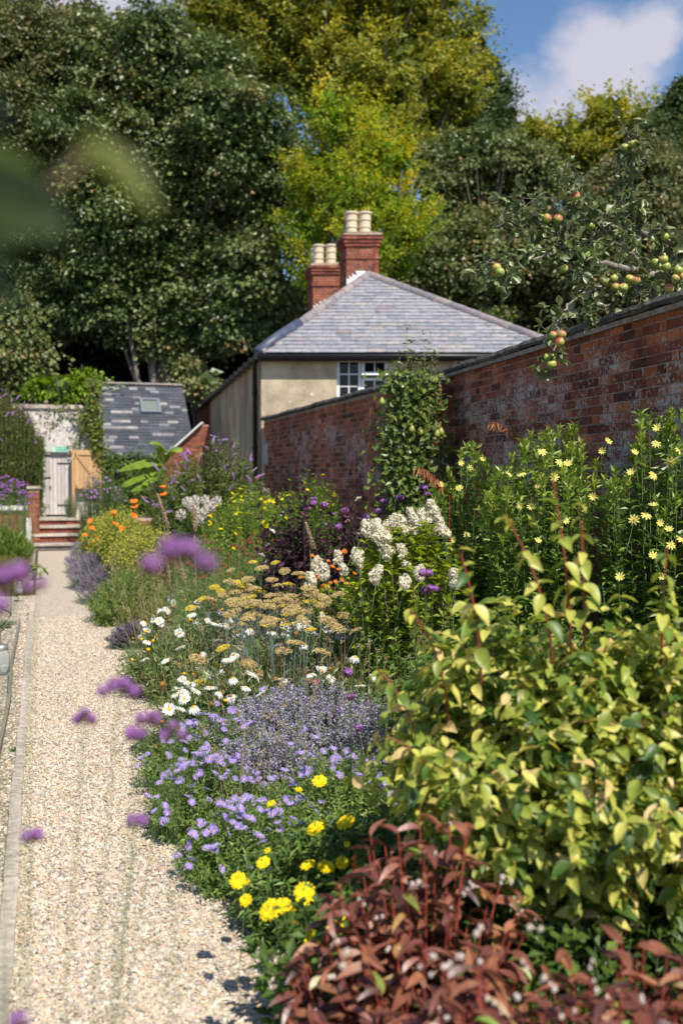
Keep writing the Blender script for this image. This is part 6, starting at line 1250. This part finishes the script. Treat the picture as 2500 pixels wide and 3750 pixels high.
# ================================================================ apple tree behind the wall
M['apple_leaf'] = leafmat('apple_leaf', [(0, (.06, .09, .03)), (.4, (.14, .18, .065)), (.75, (.26, .30, .14)), (1, (.42, .43, .27))], .38, .22, .55)
AL = leafN(.52, .16, .18, rows=(0, .1, .28, .5, .72, .9, 1))
def Z3(x, y): return (1700 + x * .51, 450 + y * .51)
cA = at_d(2900, 1740, 8.3); cA[2] = 0; root = thing('apple_tree', 'apple tree leaning over the tall brick wall, laden with green and red apples', 'apple tree', cA)
br = [  # polylines in photo units with depth
 [(1700, 950, 8.2), (1360, 810, 7.9), (1180, 760, 7.7), (960, 715, 7.5), (720, 690, 7.4)],
 [(720, 690, 7.4), (560, 715, 7.35), (400, 745, 7.3), (250, 690, 7.2)],
 [(580, 790, 7.4), (500, 680, 7.3), (420, 585, 7.2), (395, 525, 7.2)],
 [(965, 718, 7.5), (900, 650, 7.4), (830, 560, 7.3), (790, 450, 7.3), (760, 400, 7.3)],
 [(1215, 765, 7.7), (1210, 650, 7.6), (1225, 560, 7.6), (1210, 470, 7.6), (1190, 380, 7.6), (1185, 250, 7.55), (1200, 130, 7.5), (1150, 40, 7.5)],
 [(1700, 1180, 8.0), (1340, 1080, 7.7), (1140, 1040, 7.5), (960, 995, 7.4), (800, 930, 7.3), (640, 935, 7.25), (430, 985, 7.2), (250, 1010, 7.1), (110, 1000, 7.05)],
 [(1100, 1130, 7.6), (900, 1200, 7.3), (740, 1305, 7.1), (680, 1420, 6.95), (660, 1520, 6.85), (640, 1640, 6.8), (660, 1700, 6.8)],
 [(1000, 1010, 7.5), (900, 880, 7.4), (950, 740, 7.4), (1000, 640, 7.4)],
 [(1700, 1000, 7.9), (1500, 900, 7.7), (1440, 830, 7.6), (1400, 760, 7.6)],
 [(1340, 1080, 7.7), (1280, 1000, 7.6), (1150, 900, 7.5), (1100, 860, 7.5)],
 [(1400, 1290, 7.9), (1280, 1240, 7.7), (1200, 1180, 7.6), (1050, 1080, 7.5)],
 [(900, 1200, 7.4), (860, 1100, 7.3), (780, 1020, 7.3), (700, 960, 7.2)],
 [(1700, 1250, 7.9), (1560, 1150, 7.7), (1480, 1050, 7.6)],
 [(560, 715, 7.35), (620, 850, 7.3), (680, 900, 7.3), (760, 860, 7.3)],
 [(250, 1010, 7.1), (260, 1100, 7.1), (250, 1180, 7.1)],
 [(1050, 1300, 7.7), (900, 1330, 7.4), (820, 1380, 7.3)]]
mb = MB(); nodes = []
for q in br:
    p = np.array([at_d(*Z3(x, y), d) for x, y, d in q]); s = np.linspace(0, len(p) - 1, len(p) * 5); pp = np.stack([np.interp(s, np.arange(len(p)), p[:, i]) for i in range(3)], 1); pp[1:-1] += rng.normal(0, .006, pp[1:-1].shape)
    r0 = .032 if q[0][0] >= 1700 else .011; mb.tubes(pp, np.linspace(r0, .004, len(pp))[None], 7); nodes.append(pp[2:])
tr = np.array([cA, cA + [-.1, -.1, 1.2], cA + [-.25, -.3, 2.2], at_d(*Z3(1750, 1100), 8.1), at_d(*Z3(1700, 950), 8.2)]); part('trunk', MB().tubes(tr, [.11, .1, .085, .05, .03], 10), M['bark'], root, smooth=True)
part('branches', mb, M['bark_pale'], root, smooth=True)
nodes = np.concatenate(nodes); ml, ms = MB(), MB()
n = 500; i = rng.integers(len(nodes), size=n); bs_ = nodes[i]; dirs = norm(rng.normal(size=(n, 3)) * [1, .8, 1] + [0, 0, -.05]); tt = bs_ + dirs * U(.02, .16, (n, 1)); stemtubes(ms, bs_, tt, .003, .0015, c=(bs_ + tt) / 2, sides=4, M_=3)
m = 6; P = np.repeat(tt, m, 0); D = norm(np.repeat(dirs, m, 0) * .5 + rng.normal(size=(n * m, 3)) * .75); ml.inst(AL, P, frames(D, UPV + rng.normal(size=(n * m, 3)) * .5), U(.045, .088, n * m), np.clip(rng.normal(.5, .22, n * m), 0, 1))
part('foliage', ml, M['apple_leaf'], root, smooth=True); part('twigs', ms, M['bark_pale'], root, kind='stuff')
m_, t_, N_, L_n, bs_n, out_ = nt('apple_skin'); tc = N_.new('ShaderNodeTexCoord'); oi = N_.new('ShaderNodeObjectInfo'); no = N_.new('ShaderNodeTexNoise'); no.inputs['Scale'].default_value = 22; no.noise_dimensions = '4D'; L_n.new(tc.outputs['Object'], no.inputs[0]); L_n.new(oi.outputs['Random'], no.inputs['W'])
sx = N_.new('ShaderNodeSeparateXYZ'); L_n.new(tc.outputs['Object'], sx.inputs[0]); ma = N_.new('ShaderNodeMath'); ma.operation = 'MULTIPLY_ADD'; ma.inputs[1].default_value = 9; L_n.new(sx.outputs[2], ma.inputs[0]); L_n.new(no.outputs[0], ma.inputs[2]); mb2 = N_.new('ShaderNodeMath'); mb2.operation = 'MULTIPLY_ADD'; mb2.inputs[1].default_value = .55; L_n.new(oi.outputs['Random'], mb2.inputs[0]); mb2.inputs[2].default_value = -.25
mc_ = N_.new('ShaderNodeMath'); L_n.new(ma.outputs[0], mc_.inputs[0]); L_n.new(mb2.outputs[0], mc_.inputs[1]); rp = ramp(N_, [(.4, (.22, .30, .05)), (.62, (.40, .38, .09)), (.85, (.50, .22, .09)), (1.0, (.44, .07, .05))]); L_n.new(mc_.outputs[0], rp.inputs[0]); L_n.new(rp.outputs[0], bs_n.inputs['Base Color']); bs_n.inputs['Roughness'].default_value = .38
mb = MB(); mb.lathe((0, 0, 0), [(.002, -.026), (.010, -.031), (.022, -.028), (.032, -.015), (.036, .0), (.034, .015), (.024, .027), (.012, .030), (.004, .024), (.002, .022)], 16); mb.tubes(np.array([(0, 0, .022), (.003, 0, .035), (.004, 0, .045)]), .0015, 4); AP_ = mb.mesh('apple', m_, smooth=True)
for (x, y, d) in ((795, 525, 7.2), (592, 685, 7.2), (668, 690, 7.25), (700, 655, 7.3), (548, 690, 7.3), (905, 742, 7.4), (708, 1048, 7.2), (228, 1040, 7.0), (252, 1075, 6.98), (210, 1080, 7.05), (1070, 1118, 7.35), (1025, 1148, 7.4), (1138, 1185, 7.35), (1082, 1180, 7.42), (1182, 1120, 7.4), (1228, 1130, 7.5), (1428, 982, 7.4), (1368, 1005, 7.45), (1445, 1035, 7.5), (1530, 1062, 7.3), (1512, 1115, 7.3), (1558, 1100, 7.35), (1468, 1190, 7.4), (640, 1525, 6.75), (697, 1518, 6.7), (682, 1574, 6.68), (625, 1735, 6.75), (590, 1690, 6.8), (620, 1690, 6.85), (1208, 155, 7.45), (1148, 178, 7.5), (1438, 820, 7.5), (868, 950, 7.3), (560, 862, 7.25)):
    placed('apple', AP_, root, at_d(*Z3(x, y), d), frames_z(norm(np.array([rng.normal(0, .5), rng.normal(0, .5), 1]))[None])[0], U(.84, 1.02) if y != 862 else .6)
# ================================================================ out of focus verbena in front of the lens
VCAL = MB(); un = norm(rng.normal(size=(60, 3)) + [0, 0, -.25]); VCAL.inst(OCT, un * [.011, .011, .009] + [0, 0, -.005], frames_z(un), .0032, rng.random(60)); VCAL = VCAL.mesh('calyx', M['verbena_dark'])
mv = MB(); un = norm(rng.normal(size=(130, 3)) + [0, 0, .75]); st_ = np.zeros((130, 3)); mv.inst(leaf2(.9, .1), un * [.014, .014, .011], frames_z(un), .0062, rng.random(130)); VF = mv.mesh('verbena_flower', M['verbena'])
def verbena(label, base, heads_, r=.0017):
    base = np.asarray(base, float); root = thing('verbena', label, 'verbena', base, 'verbena stems close to the camera'); ms = MB(); top = None
    for i, (x, y, d, w_, k) in enumerate(heads_):
        p = at_d(x, y, d); b0 = base if i == 0 else at_d(heads_[0][0], heads_[0][1], heads_[0][2]) * .45 + base * .55
        q = (b0 + p) / 2 + [0, 0, .04]; ms.tubes(bez(b0[None], q[None], (p - [0, 0, .01])[None], 9), np.linspace(r, r * .7, 9)[None], 5)
        for j in range(k):
            o = RT * ((j - (k - 1) / 2) * w_ / max(1, k) * .95) + V3(0, 0, U(-.004, .004)) - V3(0, 0, .010) * abs(j - (k - 1) / 2) + FH * U(-.008, .008); s = U(1.1, 1.35) * (w_ / k / .028 if k > 1 else w_ / .028)
            h_ = placed('flower_head', VF, root, p + o, frames_z(norm(UPV + rng.normal(0, .25, 3))[None])[0], s); c2 = bpy.data.objects.new('calyx', VCAL); COL.objects.link(c2); c2.parent = h_
    part('stems', ms, M['stem_green'], root)
def gb(px, d): return B(px, d)
verbena('largest blurred purple verbena head floating before the goldenrod', gb(520, 1.0), [(655, 2000, .92, .070, 4)])
verbena('blurred dark verbena heads at the left picture edge below the steps', gb(-80, 1.05), [(45, 2085, 1.0, .038, 2), (128, 2125, 1.05, .022, 2), (-8, 2200, 1.0, .02, 1)])
verbena('blurred elongated verbena head slanting over the middle of the path', gb(120, 1.5), [(435, 2490, 1.45, .062, 4)])
verbena('blurred trio of verbena heads over the gravel beside the seed heads', gb(150, 1.6), [(540, 2612, 1.55, .036, 2), (498, 2680, 1.6, .036, 2), (635, 2660, 1.6, .044, 3)])
verbena('blurred flattened verbena head left of the trio', gb(60, 1.65), [(312, 2608, 1.6, .042, 3)])
verbena('small blurred verbena head alone over the near gravel', gb(200, 1.7), [(502, 2985, 1.65, .036, 2)])
verbena('dark violet verbena head over the near gravel at the left', gb(30, 1.7), [(118, 3048, 1.65, .034, 2)])
verbena('verbena head cut by the bottom left corner of the picture', gb(40, 1.45), [(70, 3735, 1.5, .024, 1)])
verbena('slender verbena with small magenta heads before the dogwood', B(1560, 3.9), [(1558, 2092, 3.7, .05, 2), (1585, 2148, 3.7, .045, 2), (1555, 2163, 3.75, .03, 1)])
verbena('slender verbena with small magenta heads over the catmint', B(1290, 4.6), [(1285, 2545, 4.4, .04, 2), (1312, 2665, 4.4, .028, 1), (1275, 2465, 4.4, .035, 1)])
verbena('thin verbena with tiny purple heads before the pear tree', B(1440, 8.6), [(1408, 1833, 8.4, .07, 2), (1386, 1872, 8.4, .05, 1), (1463, 1825, 8.4, .05, 1), (1549, 1788, 8.3, .06, 1), (1565, 1806, 8.3, .06, 2), (1338, 1895, 8.4, .05, 1), (1262, 1872, 8.4, .05, 1), (1240, 1930, 8.4, .05, 1)])
verbena('thin verbena with tiny purple heads around the yellow flowered bush', B(1160, 9.6), [(1148, 1826, 9.5, .06, 2), (1146, 1842, 9.5, .06, 1), (1187, 1852, 9.5, .06, 1), (1125, 1860, 9.5, .05, 1)])
# ================================================================ blurred leafy twig at the upper left, very near
M['near_leaf'] = leafmat('near_leaf', [(0, (.006, .016, .008)), (.5, (.016, .034, .006)), (1, (.08, .095, .008))], .5, .15, .2)
bs0 = at_d(-900, 900, .62); root = thing('leafy_twig', 'very blurred dark leafy twig hanging in from the upper left edge', 'twig', bs0)
ml, ms = MB(), MB(); NLf = leafN(.42, .1, .15)
ms.tubes(np.array([bs0, at_d(-300, 880, .56), at_d(60, 800, .52), at_d(330, 560, .5)]), .0022, 6)
def nl(x0, y0, x1, y1, d, tint, nrm=None):
    a, b = at_d(x0, y0, d), at_d(x1, y1, d * .98); L_ = np.linalg.norm(b - a); ml.inst(NLf, a[None], frames((b - a)[None], (nrm if nrm is not None else -FH * .6 + UPV * .8)[None]), L_, tint)
nl(280, 510, 590, 740, .48, .95, -FH * .5 + UPV * .85); nl(-120, 640, 260, 800, .5, .3, -FH + UPV * .3); nl(-150, 780, 230, 830, .46, .55, -FH + UPV * .4); nl(-120, 1000, 130, 720, .5, .25, -FH + UPV * .1); nl(-160, 560, 150, 600, .52, .7); nl(-200, 900, 60, 900, .44, .45, -FH)
nl(-110, 1000, 80, 1120, .5, .1, -FH); nl(-60, 1040, 90, 1000, .55, .2, -FH + UPV * .2); nl(-160, 300, 40, 420, .5, .0, -FH)
part('leaves', ml, M['near_leaf'], root, smooth=True); part('stem', ms, M['stem_tan'], root)

# dry stems and seed heads threading through the whole border
n = 900; px_ = U(0, 1, n); yy = 4.6 + px_ * 10; xx = U(.85, 2.6, n); b = np.stack([xx, yy, np.zeros(n)], 1); t = b + np.stack([rng.normal(0, .14, n), rng.normal(0, .14, n), U(.35, .9, n)], 1); t[:, 2] = np.clip(t[:, 2], 0, .35 + .5 * (xx - .7) + .02 * yy)
mb = MB(); stemtubes(mb, b, t, .0016, .0009); q = np.repeat(t, 7, 0) + rng.normal(0, .009, (n * 7, 3)); mb.inst(OCT, q, rots(len(q)), .006, U(0, 1, len(q)))
single('dry_stems', mb, M['stem_tan'], 'thin straw coloured dry stems and seed heads threading through the flower border', 'dry stems', loc=(0, 0, 0), kind='stuff')
bpy.context.view_layer.update()
